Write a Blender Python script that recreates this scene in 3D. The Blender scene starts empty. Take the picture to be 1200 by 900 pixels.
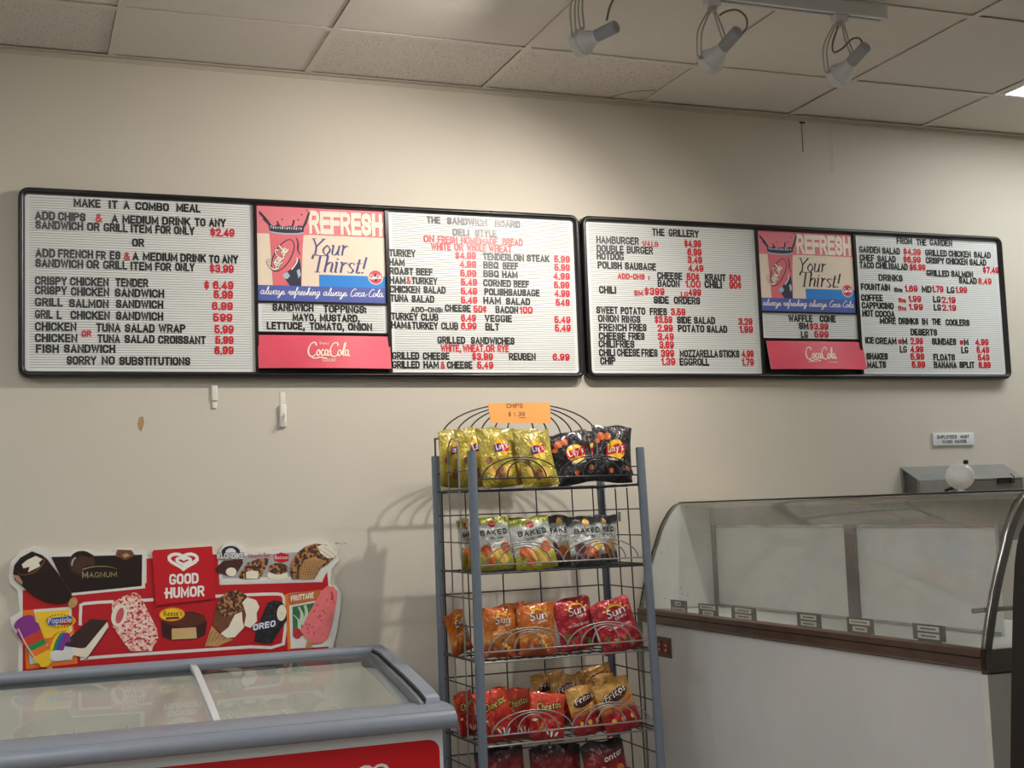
import bpy, bmesh, math, random
from mathutils import Vector, Matrix
from mathutils.geometry import tessellate_polygon

# ------------------------------------------------------------------ camera, world, lights, exposure
scene = bpy.context.scene
COL = scene.collection
F_PX, YAW, PITCH, ROLL = 1518.0, 0.369, 0.096, -0.037
CAM = Vector((-0.281, -4.053, 1.308))
_fw = Vector((math.sin(YAW) * math.cos(PITCH), math.cos(YAW) * math.cos(PITCH), math.sin(PITCH)))
_r0 = Vector((math.cos(YAW), -math.sin(YAW), 0))
_u0 = _r0.cross(_fw)
_rt = _r0 * math.cos(ROLL) + _u0 * math.sin(ROLL)
_up = -_r0 * math.sin(ROLL) + _u0 * math.cos(ROLL)
cam_data = bpy.data.cameras.new('camera')
cam_data.sensor_width = 36.0
cam_data.lens = F_PX / 1200 * 36
cam_data.clip_start = 0.05
cam = bpy.data.objects.new('camera', cam_data)
COL.objects.link(cam)
cam.matrix_world = Matrix(((_rt.x, _up.x, -_fw.x, CAM.x), (_rt.y, _up.y, -_fw.y, CAM.y), (_rt.z, _up.z, -_fw.z, CAM.z), (0, 0, 0, 1)))
scene.camera = cam
scene.view_settings.view_transform = 'Standard'
scene.view_settings.look = 'None'
scene.view_settings.gamma = 1
scene.view_settings.use_curve_mapping = False
scene.view_settings.exposure = 0.3

world = bpy.data.worlds.new('world')
scene.world = world
world.use_nodes = True
world.node_tree.nodes['Background'].inputs[0].default_value = (0.75, 0.8, 0.9, 1)
world.node_tree.nodes['Background'].inputs[1].default_value = 0.05
TROFFER_POWER = 8.5           # emission strength of the ceiling light diffusers
SPOT_POWER = 36.0             # watts of each track lamp
SPOT_COLOR = (1.0, 0.94, 0.87)
TROFFER_COLOR = (0.95, 1.0, 1.0)


def ray(px, py):
    return (_rt * ((px - 600) / F_PX) + _up * (-(py - 450) / F_PX) + _fw)


def at(px, py, Y):
    """point of the plane y=Y seen at pixel (px,py) of the 1200x900 photograph"""
    d = ray(px, py)
    return CAM + d * ((Y - CAM.y) / d.y)


def atx(px, py, X):
    d = ray(px, py)
    return CAM + d * ((X - CAM.x) / d.x)


def atz(px, py, Z):
    d = ray(px, py)
    return CAM + d * ((Z - CAM.z) / d.z)


def depth(p):
    return (Vector(p) - CAM).dot(_fw)


# ------------------------------------------------------------------ materials
def lin(c):
    return tuple(((v / 255) / 12.92 if v / 255 <= 0.04045 else ((v / 255 + 0.055) / 1.055) ** 2.4) for v in c) + (1,)


_M = {}


def mat(name, rgb, rough=0.6, metal=0.0, var=0.06, scale=30, bump=0.0, bscale=200, spec=0.5, coat=0.0):
    if name in _M:
        return _M[name]
    m = bpy.data.materials.new(name)
    m.use_nodes = True
    nt = m.node_tree
    b = nt.nodes['Principled BSDF']
    b.inputs['Roughness'].default_value = rough
    b.inputs['Metallic'].default_value = metal
    b.inputs['Specular IOR Level'].default_value = spec
    b.inputs['Coat Weight'].default_value = coat
    tc = nt.nodes.new('ShaderNodeTexCoord')
    if var:
        n = nt.nodes.new('ShaderNodeTexNoise')
        n.inputs['Scale'].default_value = scale
        n.inputs['Detail'].default_value = 4
        nt.links.new(tc.outputs['Object'], n.inputs['Vector'])
        r = nt.nodes.new('ShaderNodeValToRGB')
        c = lin(rgb)
        r.color_ramp.elements[0].position = 0.25
        r.color_ramp.elements[1].position = 0.75
        r.color_ramp.elements[0].color = tuple(v * (1 - var) for v in c[:3]) + (1,)
        r.color_ramp.elements[1].color = tuple(min(1, v * (1 + var)) for v in c[:3]) + (1,)
        nt.links.new(n.outputs['Fac'], r.inputs['Fac'])
        nt.links.new(r.outputs['Color'], b.inputs['Base Color'])
    else:
        b.inputs['Base Color'].default_value = lin(rgb)
    if bump:
        n2 = nt.nodes.new('ShaderNodeTexNoise')
        n2.inputs['Scale'].default_value = bscale
        n2.inputs['Detail'].default_value = 3
        nt.links.new(tc.outputs['Object'], n2.inputs['Vector'])
        bp = nt.nodes.new('ShaderNodeBump')
        bp.inputs['Strength'].default_value = bump
        bp.inputs['Distance'].default_value = 0.002
        nt.links.new(n2.outputs['Fac'], bp.inputs['Height'])
        nt.links.new(bp.outputs['Normal'], b.inputs['Normal'])
    _M[name] = m
    return m


def emit(name, color, strength):
    if name in _M:
        return _M[name]
    m = bpy.data.materials.new(name)
    m.use_nodes = True
    b = m.node_tree.nodes['Principled BSDF']
    b.inputs['Base Color'].default_value = (0.8, 0.8, 0.8, 1)
    b.inputs['Emission Color'].default_value = tuple(color) + (1,)
    b.inputs['Emission Strength'].default_value = strength
    _M[name] = m
    return m


def glass(name, tint, haze=0.05, hazecol=(200, 200, 195), ior=1.45, smear=0.0, hscale=6):
    """thin sheet glass: transparent + fresnel reflection + a film of dirt"""
    m = bpy.data.materials.new(name)
    m.use_nodes = True
    nt = m.node_tree
    for n in list(nt.nodes):
        nt.nodes.remove(n)
    out = nt.nodes.new('ShaderNodeOutputMaterial')
    tr = nt.nodes.new('ShaderNodeBsdfTransparent')
    tr.inputs[0].default_value = tuple(tint) + (1,)
    df = nt.nodes.new('ShaderNodeBsdfDiffuse')
    df.inputs[0].default_value = lin(hazecol)
    gl = nt.nodes.new('ShaderNodeBsdfGlossy')
    gl.inputs['Roughness'].default_value = 0.02
    lw = nt.nodes.new('ShaderNodeLayerWeight')
    lw.inputs['Blend'].default_value = 0.5
    pw = nt.nodes.new('ShaderNodeMath')
    pw.operation = 'POWER'
    pw.inputs[1].default_value = 5.0
    nt.links.new(lw.outputs['Facing'], pw.inputs[0])
    r0 = 2 * ((ior - 1) / (ior + 1)) ** 2
    fr = nt.nodes.new('ShaderNodeMath')
    fr.operation = 'MULTIPLY_ADD'
    fr.inputs[1].default_value = 1 - r0
    fr.inputs[2].default_value = r0
    nt.links.new(pw.outputs[0], fr.inputs[0])
    mx1 = nt.nodes.new('ShaderNodeMixShader')
    mx1.inputs[0].default_value = haze
    if smear:
        tc = nt.nodes.new('ShaderNodeTexCoord')
        no = nt.nodes.new('ShaderNodeTexNoise')
        no.inputs['Scale'].default_value = hscale
        no.inputs['Detail'].default_value = 6
        nt.links.new(tc.outputs['Object'], no.inputs['Vector'])
        mr = nt.nodes.new('ShaderNodeMapRange')
        mr.inputs['From Min'].default_value = 0.3
        mr.inputs['From Max'].default_value = 0.75
        mr.inputs['To Min'].default_value = haze
        mr.inputs['To Max'].default_value = haze + smear
        nt.links.new(no.outputs['Fac'], mr.inputs['Value'])
        nt.links.new(mr.outputs['Result'], mx1.inputs[0])
    nt.links.new(tr.outputs[0], mx1.inputs[1])
    nt.links.new(df.outputs[0], mx1.inputs[2])
    mx2 = nt.nodes.new('ShaderNodeMixShader')
    nt.links.new(fr.outputs[0], mx2.inputs[0])
    nt.links.new(mx1.outputs[0], mx2.inputs[1])
    nt.links.new(gl.outputs[0], mx2.inputs[2])
    nt.links.new(mx2.outputs[0], out.inputs[0])
    return m


# ------------------------------------------------------------------ mesh builder
ROOTM = {}


class MB:
    def __init__(s):
        s.v, s.f, s.mi, s.mats, s.sm, s.uv, s.lift = [], [], [], [], [], {}, 0.0

    def m(s, material):
        if material not in s.mats:
            s.mats.append(material)
        return s.mats.index(material)

    def add(s, verts, faces, material, smooth=False, uvs=None):
        o = len(s.v)
        s.v.extend([tuple(p) for p in verts])
        k = s.m(material)
        for f in faces:
            s.f.append(tuple(i + o for i in f))
            s.mi.append(k)
            s.sm.append(smooth)
        if uvs:
            for i, u in enumerate(uvs):
                s.uv[o + i] = u
        return s

    def box(s, lo, hi, material, M=None):
        x0, y0, z0 = lo
        x1, y1, z1 = hi
        vs = [Vector(p) for p in ((x0, y0, z0), (x1, y0, z0), (x1, y1, z0), (x0, y1, z0), (x0, y0, z1), (x1, y0, z1), (x1, y1, z1), (x0, y1, z1))]
        if M:
            vs = [M @ p for p in vs]
        return s.add(vs, [(0, 3, 2, 1), (4, 5, 6, 7), (0, 1, 5, 4), (1, 2, 6, 5), (2, 3, 7, 6), (3, 0, 4, 7)], material)

    def rbox(s, lo, hi, material, r=0.01, seg=3, M=None):
        bm = bmesh.new()
        bmesh.ops.create_cube(bm, size=1)
        for v in bm.verts:
            v.co = Vector([(lo[i] + hi[i]) / 2 + v.co[i] * (hi[i] - lo[i]) for i in range(3)])
        bmesh.ops.bevel(bm, geom=bm.edges[:], offset=r, segments=seg, affect='EDGES', profile=0.5)
        bm.verts.index_update()
        vs = [(M @ v.co) if M else v.co.copy() for v in bm.verts]
        s.add(vs, [[v.index for v in f.verts] for f in bm.faces], material, True)
        bm.free()
        return s

    def tube(s, pts, r, material, n=8, closed=False, cap=True):
        pts = [Vector(p) for p in pts]
        N = len(pts)
        rings = []
        prev = None
        for i, p in enumerate(pts):
            a = pts[(i - 1) % N] if (closed or i > 0) else p
            b = pts[(i + 1) % N] if (closed or i < N - 1) else p
            t = (b - a).normalized()
            if prev is None:
                ref = Vector((0, 0, 1)) if abs(t.z) < 0.9 else Vector((1, 0, 0))
                e = t.cross(ref).normalized()
            else:
                e = (prev - t * prev.dot(t)).normalized()
            prev = e
            g = t.cross(e)
            rr = r[i] if isinstance(r, (list, tuple)) else r
            rings.append([p + (e * math.cos(2 * math.pi * k / n) + g * math.sin(2 * math.pi * k / n)) * rr for k in range(n)])
        vs = [q for ring in rings for q in ring]
        fs = []
        for i in range(N if closed else N - 1):
            j = (i + 1) % N
            for k in range(n):
                fs.append((i * n + k, i * n + (k + 1) % n, j * n + (k + 1) % n, j * n + k))
        s.add(vs, fs, material, True)
        if cap and not closed:
            s.add(rings[0], [tuple(range(n - 1, -1, -1))], material)
            s.add(rings[-1], [tuple(range(n))], material)
        return s

    def lathe(s, prof, origin, axis, material, n=24, mats=None):
        """prof = [(r, t)] along axis from origin"""
        a = Vector(axis).normalized()
        ref = Vector((0, 0, 1)) if abs(a.z) < 0.9 else Vector((1, 0, 0))
        e = a.cross(ref).normalized()
        g = a.cross(e)
        o = Vector(origin)
        vs = []
        for r, t in prof:
            for k in range(n):
                q = 2 * math.pi * k / n
                vs.append(o + a * t + (e * math.cos(q) + g * math.sin(q)) * r)
        for i in range(len(prof) - 1):
            s.add([vs[i * n + k] for k in range(n)] + [vs[(i + 1) * n + k] for k in range(n)],
                  [(k, (k + 1) % n, n + (k + 1) % n, n + k) for k in range(n)], mats[i] if mats else material, True)
        return s

    def prism(s, prof, lo, hi, fn, material, smooth=False, caps=True):
        """closed 2D outline prof extruded between lo and hi; fn(a, b, t) -> point"""
        n = len(prof)
        vs = [fn(a, b, lo) for a, b in prof] + [fn(a, b, hi) for a, b in prof]
        s.add(vs, [(i, (i + 1) % n, n + (i + 1) % n, n + i) for i in range(n)], material, smooth)
        if caps:
            tris = tessellate_polygon([[Vector((a, b, 0)) for a, b in prof]])
            s.add(vs[:n], [tuple(t) for t in tris], material)
            s.add(vs[n:], [tuple(reversed(t)) for t in tris], material)
        return s

    def sheet(s, prof, lo, hi, fn, material, smooth=True):
        n = len(prof)
        vs = [fn(a, b, lo) for a, b in prof] + [fn(a, b, hi) for a, b in prof]
        return s.add(vs, [(i, i + 1, n + i + 1, n + i) for i in range(n - 1)], material, smooth)

    # flat artwork on any surface f(x, y, d)
    def poly(s, f, pts, material, d=0.0):
        tris = tessellate_polygon([[Vector((p[0], p[1], 0)) for p in pts]])
        s.lift += 3e-6                      # printed layers never share a plane
        d += s.lift
        return s.add([f(p[0], p[1], d) for p in pts], [tuple(t) for t in tris], material)

    def ellipse(s, f, cx, cy, rx, ry, material, d=0.0, n=28, rot=0.0, rings=1):
        s.lift += 3e-6
        d += s.lift
        vs = [f(cx, cy, d)]
        c, q = math.cos(rot), math.sin(rot)
        fs = []
        for j in range(1, rings + 1):
            for k in range(n):
                a = 2 * math.pi * k / n
                x, y = rx * math.cos(a) * j / rings, ry * math.sin(a) * j / rings
                vs.append(f(cx + x * c - y * q, cy + x * q + y * c, d))
            for k in range(n):
                if j == 1:
                    fs.append((0, 1 + k, 1 + (k + 1) % n))
                else:
                    b0, b1 = 1 + (j - 2) * n, 1 + (j - 1) * n
                    fs.append((b0 + k, b1 + k, b1 + (k + 1) % n, b0 + (k + 1) % n))
        return s.add(vs, fs, material)

    def grid(s, f, x0, y0, x1, y1, nx, ny, material, d=0.0):
        vs = [f(x0 + (x1 - x0) * i / nx, y0 + (y1 - y0) * j / ny, d) for j in range(ny + 1) for i in range(nx + 1)]
        return s.add(vs, [(j * (nx + 1) + i, j * (nx + 1) + i + 1, (j + 1) * (nx + 1) + i + 1, (j + 1) * (nx + 1) + i) for j in range(ny) for i in range(nx)], material)

    def nib(s, f, pts, w, material, d=0.0, closed=False, sub=6, minw=0.25):
        """stroke of a broad pen: w = (a, b) nib vector, never thinner than minw*|w|"""
        P = smooth_line(pts, sub, closed)
        n = len(P)
        L = math.hypot(*w)
        s.lift += 3e-6
        d += s.lift
        vs = []
        for i, p in enumerate(P):
            a = P[i - 1] if (i > 0 or closed) else p
            b = P[(i + 1) % n] if (i < n - 1 or closed) else p
            t = Vector((b[0] - a[0], b[1] - a[1]))
            t = t.normalized() if t.length > 1e-9 else Vector((1, 0))
            nn = Vector((-t.y, t.x))
            h = max(abs(nn.x * w[0] + nn.y * w[1]), minw * L) / 2
            e = d + i * 2e-6
            vs += [f(p[0] + nn.x * h, p[1] + nn.y * h, e), f(p[0] - nn.x * h, p[1] - nn.y * h, e)]
        fs = [(2 * i, 2 * i + 1, 2 * ((i + 1) % n) + 1, 2 * ((i + 1) % n)) for i in range(n if closed else n - 1)]
        return s.add(vs, fs, material)

    def text(s, f, txt, x0, x1, y0, cap, material, d=0.0, thick=0.0, sub=0, slope=0.0, flip=1):
        """letters from x0 to x1 on baseline y0; flip=-1 where y runs downwards; slope = dy/dx of the baseline"""
        items, W = layout(txt)
        s.lift += 3e-6
        d += s.lift
        k = (x1 - x0) / W
        for ch, ox in items:
            vs, fs = glyph(ch, sub)
            if thick:
                nv = len(vs)
                top = [f(x0 + (ox + x) * k, y0 + slope * (ox + x) * k + flip * y * cap, d + thick) for x, y in vs]
                bot = [f(x0 + (ox + x) * k, y0 + slope * (ox + x) * k + flip * y * cap, d) for x, y in vs]
                s.add(top + bot, list(fs) + [(a, b, b + nv, a + nv) for a, b in rim(ch, sub)], material)
            else:
                s.add([f(x0 + (ox + x) * k, y0 + slope * (ox + x) * k + flip * y * cap, d) for x, y in vs], fs, material)
        return s

    def build(s, name, parent=None, **props):
        root = parent
        while root is not None and root.parent is not None:
            root = root.parent
        vs = s.v
        if root is not None and root.name in ROOTM:
            inv = ROOTM[root.name].inverted()
            vs = [inv @ Vector(p) for p in vs]
        me = bpy.data.meshes.new(name)
        me.from_pydata([tuple(p) for p in vs], [], s.f)
        for m_ in s.mats:
            me.materials.append(m_)
        me.polygons.foreach_set('material_index', s.mi)
        me.polygons.foreach_set('use_smooth', s.sm)
        if s.uv:
            uvl = me.uv_layers.new(name='UVMap')
            for lp in me.loops:
                uvl.data[lp.index].uv = s.uv.get(lp.vertex_index, (0, 0))
        me.update()
        o = bpy.data.objects.new(name, me)
        COL.objects.link(o)
        if parent is not None:
            o.parent = parent
        for k_, v_ in props.items():
            o[k_] = v_
        return o


def smooth_line(pts, sub=6, closed=False):
    n = len(pts)
    if n < 3 and not closed:
        return [tuple(p) for p in pts]
    out = []
    for i in range(n if closed else n - 1):
        p0 = pts[(i - 1) % n] if (closed or i > 0) else pts[i]
        p1, p2 = pts[i], pts[(i + 1) % n]
        p3 = pts[(i + 2) % n] if (closed or i + 2 < n) else p2
        for j in range(sub):
            t = j / sub
            out.append(tuple(0.5 * (2 * b + (c - a) * t + (2 * a - 5 * b + 4 * c - d) * t * t + (3 * b - a - 3 * c + d) * t ** 3) for a, b, c, d in zip(p0, p1, p2, p3)))
    if not closed:
        out.append(tuple(pts[-1]))
    return out


# glyph outlines from the built-in font, cap height 1
_G = {}
_cap = [None]


def _raw(ch):
    cu = bpy.data.curves.new('glyph', 'FONT')
    cu.body = ch
    cu.size = 1
    cu.offset = 0.006
    cu.resolution_u = 3
    o = bpy.data.objects.new('glyph', cu)
    COL.objects.link(o)
    dg = bpy.context.evaluated_depsgraph_get()
    dg.update()
    me = o.evaluated_get(dg).to_mesh()
    bm = bmesh.new()
    bm.from_mesh(me)
    o.evaluated_get(dg).to_mesh_clear()
    bpy.data.objects.remove(o)
    bpy.data.curves.remove(cu)
    return bm


def glyph(ch, sub=0):
    if (ch, sub) in _G:
        return _G[(ch, sub)][:2]
    if _cap[0] is None:
        b = _raw('H')
        _cap[0] = max(v.co.y for v in b.verts)
        b.free()
    bm = _raw(ch)
    bmesh.ops.remove_doubles(bm, verts=bm.verts[:], dist=1e-4)
    if sub:
        bmesh.ops.triangulate(bm, faces=bm.faces[:])
        for _ in range(sub):
            es = [e for e in bm.edges if e.calc_length() > 0.16]
            if es:
                bmesh.ops.subdivide_edges(bm, edges=es, cuts=1)
                bmesh.ops.triangulate(bm, faces=bm.faces[:])
    bm.verts.index_update()
    x0 = min(v.co.x for v in bm.verts)
    k = 1 / _cap[0]
    vs = [((v.co.x - x0) * k, v.co.y * k) for v in bm.verts]
    fs = [tuple(v.index for v in f.verts) for f in bm.faces]
    rm = [(e.verts[0].index, e.verts[1].index) for e in bm.edges if len(e.link_faces) == 1]
    bm.free()
    _G[(ch, sub)] = (vs, fs, rm)
    return vs, fs


def rim(ch, sub=0):
    glyph(ch, sub)
    return _G[(ch, sub)][2]


def layout(txt, gap=0.13):
    x, items = 0.0, []
    for ch in txt:
        if ch == ' ':
            x += 0.35
            continue
        vs, _ = glyph(ch)
        items.append((ch, x))
        x += max(p[0] for p in vs) + gap
    return items, max(x - gap, 0.05)


# ------------------------------------------------------------------ things
def thing(name, label, cat, loc=(0, 0, 0), rot=None, group=None):
    o = bpy.data.objects.new(name, None)
    o.empty_display_size = 0.1
    COL.objects.link(o)
    M = Matrix.Translation(Vector(loc))
    if rot is not None:
        M = M @ rot
    o.matrix_world = M
    ROOTM[o.name] = M
    o['label'] = label
    o['category'] = cat
    if group:
        o['group'] = group
    return o


def tag(o, label, cat, group=None):
    o['label'] = label
    o['category'] = cat
    if group:
        o['group'] = group
    return o


def struct(mb, name, parent=None):
    return mb.build(name, parent, kind='structure')


# block letters of the changeable-letter boards: centre lines in a unit box, and relative width
_O = [(0, .25), (0, .75), (.12, .93), (.5, 1), (.88, .93), (1, .75), (1, .25), (.88, .07), (.5, 0), (.12, .07), (0, .25)]
_S = [(1, .74), (.9, .93), (.5, 1), (.12, .93), (0, .76), (.1, .6), (.5, .51), (.9, .42), (1, .25), (.88, .07), (.5, 0), (.1, .07), (0, .26)]
_P = [(0, 0), (0, 1), (.65, 1), (.92, .92), (1, .75), (.92, .57), (.65, .48), (0, .48)]
_C = [(1, .76), (.86, .95), (.5, 1), (.12, .93), (0, .75), (0, .25), (.12, .07), (.5, 0), (.86, .05), (1, .24)]
_6 = [(.95, .82), (.8, .97), (.5, 1), (.12, .9), (0, .6), (0, .25), (.12, .06), (.5, 0), (.88, .07), (1, .3), (.88, .52), (.5, .6), (.12, .52), (0, .38)]
BLOCK = {
    'A': (.66, [[(0, 0), (.5, 1), (1, 0)], [(.17, .3), (.83, .3)]]), 'B': (.62, [[(0, .53), (.65, .53), (.9, .6), (.95, .77), (.9, .93), (.65, 1), (0, 1), (0, 0), (.65, 0), (.92, .08), (1, .27), (.92, .45), (.65, .53)]]),
    'C': (.62, [_C]), 'D': (.62, [[(0, 0), (0, 1), (.5, 1), (.85, .93), (1, .75), (1, .25), (.85, .07), (.5, 0), (0, 0)]]),
    'E': (.54, [[(1, 1), (0, 1), (0, 0), (1, 0)], [(0, .52), (.88, .52)]]), 'F': (.52, [[(1, 1), (0, 1), (0, 0)], [(0, .5), (.88, .5)]]),
    'G': (.64, [[(1, .8), (.86, .95), (.5, 1), (.12, .93), (0, .75), (0, .25), (.12, .07), (.5, 0), (.85, .05), (1, .18), (1, .4), (.6, .4)]]),
    'H': (.62, [[(0, 0), (0, 1)], [(1, 0), (1, 1)], [(0, .51), (1, .51)]]), 'I': (.0, [[(.5, 0), (.5, 1)]]), 'J': (.5, [[(1, 1), (1, .25), (.88, .07), (.5, 0), (.12, .07), (0, .25)]]),
    'K': (.64, [[(0, 0), (0, 1)], [(1, 1), (0, .4)], [(.32, .6), (1, 0)]]), 'L': (.5, [[(0, 1), (0, 0), (1, 0)]]), 'M': (.80, [[(0, 0), (0, 1), (.5, .2), (1, 1), (1, 0)]]),
    'N': (.62, [[(0, 0), (0, 1), (1, 0), (1, 1)]]), 'O': (.64, [_O]), 'P': (.6, [_P]), 'Q': (.64, [_O, [(.6, .22), (1, -.04)]]), 'R': (.62, [_P, [(.5, .48), (1, 0)]]), 'S': (.6, [_S]),
    'T': (.6, [[(0, 1), (1, 1)], [(.5, 1), (.5, 0)]]), 'U': (.62, [[(0, 1), (0, .25), (.12, .07), (.5, 0), (.88, .07), (1, .25), (1, 1)]]), 'V': (.66, [[(0, 1), (.5, 0), (1, 1)]]),
    'W': (.95, [[(0, 1), (.25, 0), (.5, .9), (.75, 0), (1, 1)]]), 'X': (.64, [[(0, 0), (1, 1)], [(0, 1), (1, 0)]]), 'Y': (.66, [[(0, 1), (.5, .46), (1, 1)], [(.5, .46), (.5, 0)]]), 'Z': (.58, [[(0, 1), (1, 1), (0, 0), (1, 0)]]),
    '0': (.56, [_O]), '1': (.22, [[(0, .78), (1, 1), (1, 0)]]), '2': (.56, [[(0, .74), (.12, .94), (.5, 1), (.88, .93), (1, .74), (.9, .52), (0, 0), (1, 0)]]),
    '3': (.56, [[(0, .8), (.12, .95), (.5, 1), (.88, .94), (1, .77), (.88, .58), (.45, .52), (.9, .46), (1, .25), (.88, .06), (.5, 0), (.12, .05), (0, .22)]]), '4': (.6, [[(.75, 0), (.75, 1), (0, .27), (1, .27)]]),
    '5': (.56, [[(.92, 1), (.1, 1), (.03, .5), (.5, .62), (.9, .52), (1, .3), (.88, .07), (.5, 0), (.1, .06), (0, .22)]]), '6': (.56, [_6]), '7': (.54, [[(0, 1), (1, 1), (.35, 0)]]),
    '8': (.56, [[(.5, .53), (.1, .63), (.05, .8), (.15, .94), (.5, 1), (.85, .94), (.95, .8), (.9, .63), (.5, .53), (.08, .42), (0, .24), (.12, .06), (.5, 0), (.88, .06), (1, .24), (.92, .42), (.5, .53)]]), '9': (.56, [[(1 - x, 1 - y) for x, y in _6]]),
    '$': (.56, [[(x, .08 + .84 * y) for x, y in _S], [(.5, -.1), (.5, 1.1)]]), '&': (.66, [[(1, 0), (.2, .72), (.2, .9), (.45, 1), (.7, .9), (.65, .7), (.1, .38), (0, .2), (.2, 0), (.5, 0), (.95, .45)]]),
    '.': (.0, [[(.5, -.02), (.5, .02)]]), ',': (.06, [[(1, .08), (.9, -.06), (0, -.2)]]), ':': (.0, [[(.5, .05), (.5, .2)], [(.5, .55), (.5, .7)]]), '-': (.34, [[(0, .45), (1, .45)]]), '/': (.4, [[(0, 0), (1, 1)]]),
    '¢': (.5, [[(x, .16 + .68 * y) for x, y in _C], [(.5, -.02), (.5, 1.02)]]), 'm': (.8, [[(0, 0), (0, .66)], [(0, .5), (.25, .66), (.5, .5), (.5, 0)], [(.5, .5), (.75, .66), (1, .5), (1, 0)]]), 's': (.46, [[(x, .66 * y) for x, y in _S]]),
}


def block_text(mb, f, txt, x0, x1, y0, cap, material, d=0.0, thick=0.0, w=.21, gap=.14, flip=1, slope=0.0):
    """stroke letters fitted between x0 and x1; stroke width w*cap stays even however the word is squeezed"""
    tot, items = 0.0, []
    for ch in txt:
        if ch == ' ':
            tot += .45
            continue
        items.append((ch, tot))
        tot += BLOCK[ch][0] + w + gap
    tot -= gap
    mb.lift += 3e-6
    d += mb.lift
    k = (x1 - x0) / tot                       # horizontal units per em
    sgn = 1 if x1 > x0 else -1
    hw = w * cap / 2
    hx = min(hw, abs(k) * (w + gap * .5) / 2)  # letters never run into each other
    hx0, hw0 = hx, hw
    for ch, ox in items:
        gw, strokes = BLOCK[ch]
        q_ = .72 if ch in '$¢&' else .88 if ch in 'GB8R' else 1.0
        hx, hw = hx0 * q_, hw0 * q_
        for si, st in enumerate(strokes):
            P = []
            for x, y in st:
                X = x0 + k * (ox + w / 2 + x * gw)
                Y = hw + y * (cap - 2 * hw)
                P.append((X, Y))
            n = len(P)
            closed = n > 3 and P[0] == P[-1]
            L_, R_ = [], []
            for i in range(n):
                a = P[i - 1] if i > 0 else (P[-2] if closed else None)
                b = P[i + 1] if i < n - 1 else (P[1] if closed else None)
                t1 = (Vector(P[i]) - Vector(a)).normalized() if a is not None else None
                t2 = (Vector(b) - Vector(P[i])).normalized() if b is not None else None
                if t1 is None:
                    t1 = t2
                if t2 is None:
                    t2 = t1
                tt = t1 + t2
                tt = tt.normalized() if tt.length > 1e-6 else t1
                nn = Vector((-tt.y, tt.x))
                m_ = 1 / max(.5, nn.dot(Vector((-t1.y, t1.x))))
                px, py = P[i]
                if not closed and i in (0, n - 1):   # butt ends reach the cap line
                    e = t1 * (-hw if i == 0 else hw)
                    px, py = px + e.x * .8, py + e.y
                L_.append((px + nn.x * hx * m_, py + nn.y * hw * m_))
                R_.append((px - nn.x * hx * m_, py - nn.y * hw * m_))
            vs = []
            for q in (L_, R_):
                for i, (px, py) in enumerate(q):
                    vs.append(f(px, y0 + flip * py + slope * (px - x0), d + thick + 3e-5 * si + 6e-6 * i))
            fs = [(i, i + 1, n + i + 1, n + i) for i in range(n - 1)]
            if thick:
                for q in (L_, R_):
                    for px, py in q:
                        vs.append(f(px, y0 + flip * py + slope * (px - x0), d))
                fs += [(i, i + 1, 2 * n + i + 1, 2 * n + i) for i in range(n - 1)] + [(n + i, n + i + 1, 3 * n + i + 1, 3 * n + i) for i in range(n - 1)]
                fs += [(0, n, 3 * n, 2 * n), (n - 1, 2 * n - 1, 4 * n - 1, 3 * n - 1)]
            mb.add(vs, fs, material)


# script lettering, thin pen
SCRIPT = {
    'a': ([[(.8, .9), (.4, 1), (.05, .5), (.3, 0), (.7, .4), (.85, .95), (.8, .2), (1.1, 0), (1.3, .3)]], 1.2),
    'l': ([[(0, .2), (.5, 1.3), (.55, 1.9), (.35, 1.8), (.3, .5), (.5, 0), (.8, .3)]], .7),
    'w': ([[(0, .6), (.15, .95), (.2, .2), (.45, 0), (.7, .5), (.75, .95), (.75, .2), (1, 0), (1.25, .5), (1.3, .95), (1.5, .8)]], 1.4),
    'y': ([[(0, .7), (.15, .95), (.25, .2), (.5, .05), (.8, .6), (.9, .95), (.75, 0), (.5, -.8), (.2, -.8), (.3, -.4), (1.1, .3)]], 1.0),
    's': ([[(0, .2), (.35, .95), (.4, .6), (.6, .2), (.3, 0), (.05, .1), (.5, .05), (.9, .3)]], .8),
    'r': ([[(0, .3), (.15, .95), (.35, .8), (.5, .85), (.45, .2), (.65, 0), (.9, .3)]], .8),
    'e': ([[(0, .3), (.5, .6), (.45, .95), (.15, .8), (.1, .3), (.35, 0), (.8, .3)]], .7),
    'f': ([[(0, .3), (.5, 1.3), (.55, 1.9), (.35, 1.7), (.3, -.7), (.45, -.7), (.5, 0), (.9, .3)]], .8),
    'h': ([[(0, .3), (.5, 1.4), (.5, 1.9), (.3, 1.7), (.25, 0), (.5, .8), (.75, .9), (.75, .2), (.95, 0), (1.2, .3)]], 1.1),
    'i': ([[(0, .3), (.2, .95), (.2, .2), (.4, 0), (.65, .3)], [(.28, 1.35), (.34, 1.45)]], .55),
    'n': ([[(0, .6), (.12, .95), (.12, 0), (.4, .8), (.65, .9), (.65, .2), (.85, 0), (1.1, .3)]], 1.0),
    'g': ([[(.7, .85), (.35, 1), (.05, .5), (.3, .1), (.65, .4), (.75, .95), (.65, -.2), (.4, -.8), (.1, -.7), (.4, -.2), (1, .3)]], .95),
    'C': ([[(1.2, 1.6), (1.0, 2), (.5, 1.7), (.15, .9), (.3, .1), (.8, 0), (1.3, .4)]], 1.2),
    'o': ([[(.45, .95), (.1, .7), (.15, .1), (.5, .05), (.75, .5), (.5, .95), (.7, .8), (1.0, .85)]], .9),
    'c': ([[(.65, .85), (.4, 1), (.1, .6), (.2, .05), (.5, .02), (.9, .3)]], .75),
    '-': ([[(.1, .5), (.6, .55)]], .8),
    ' ': ([], .8),
}
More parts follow.
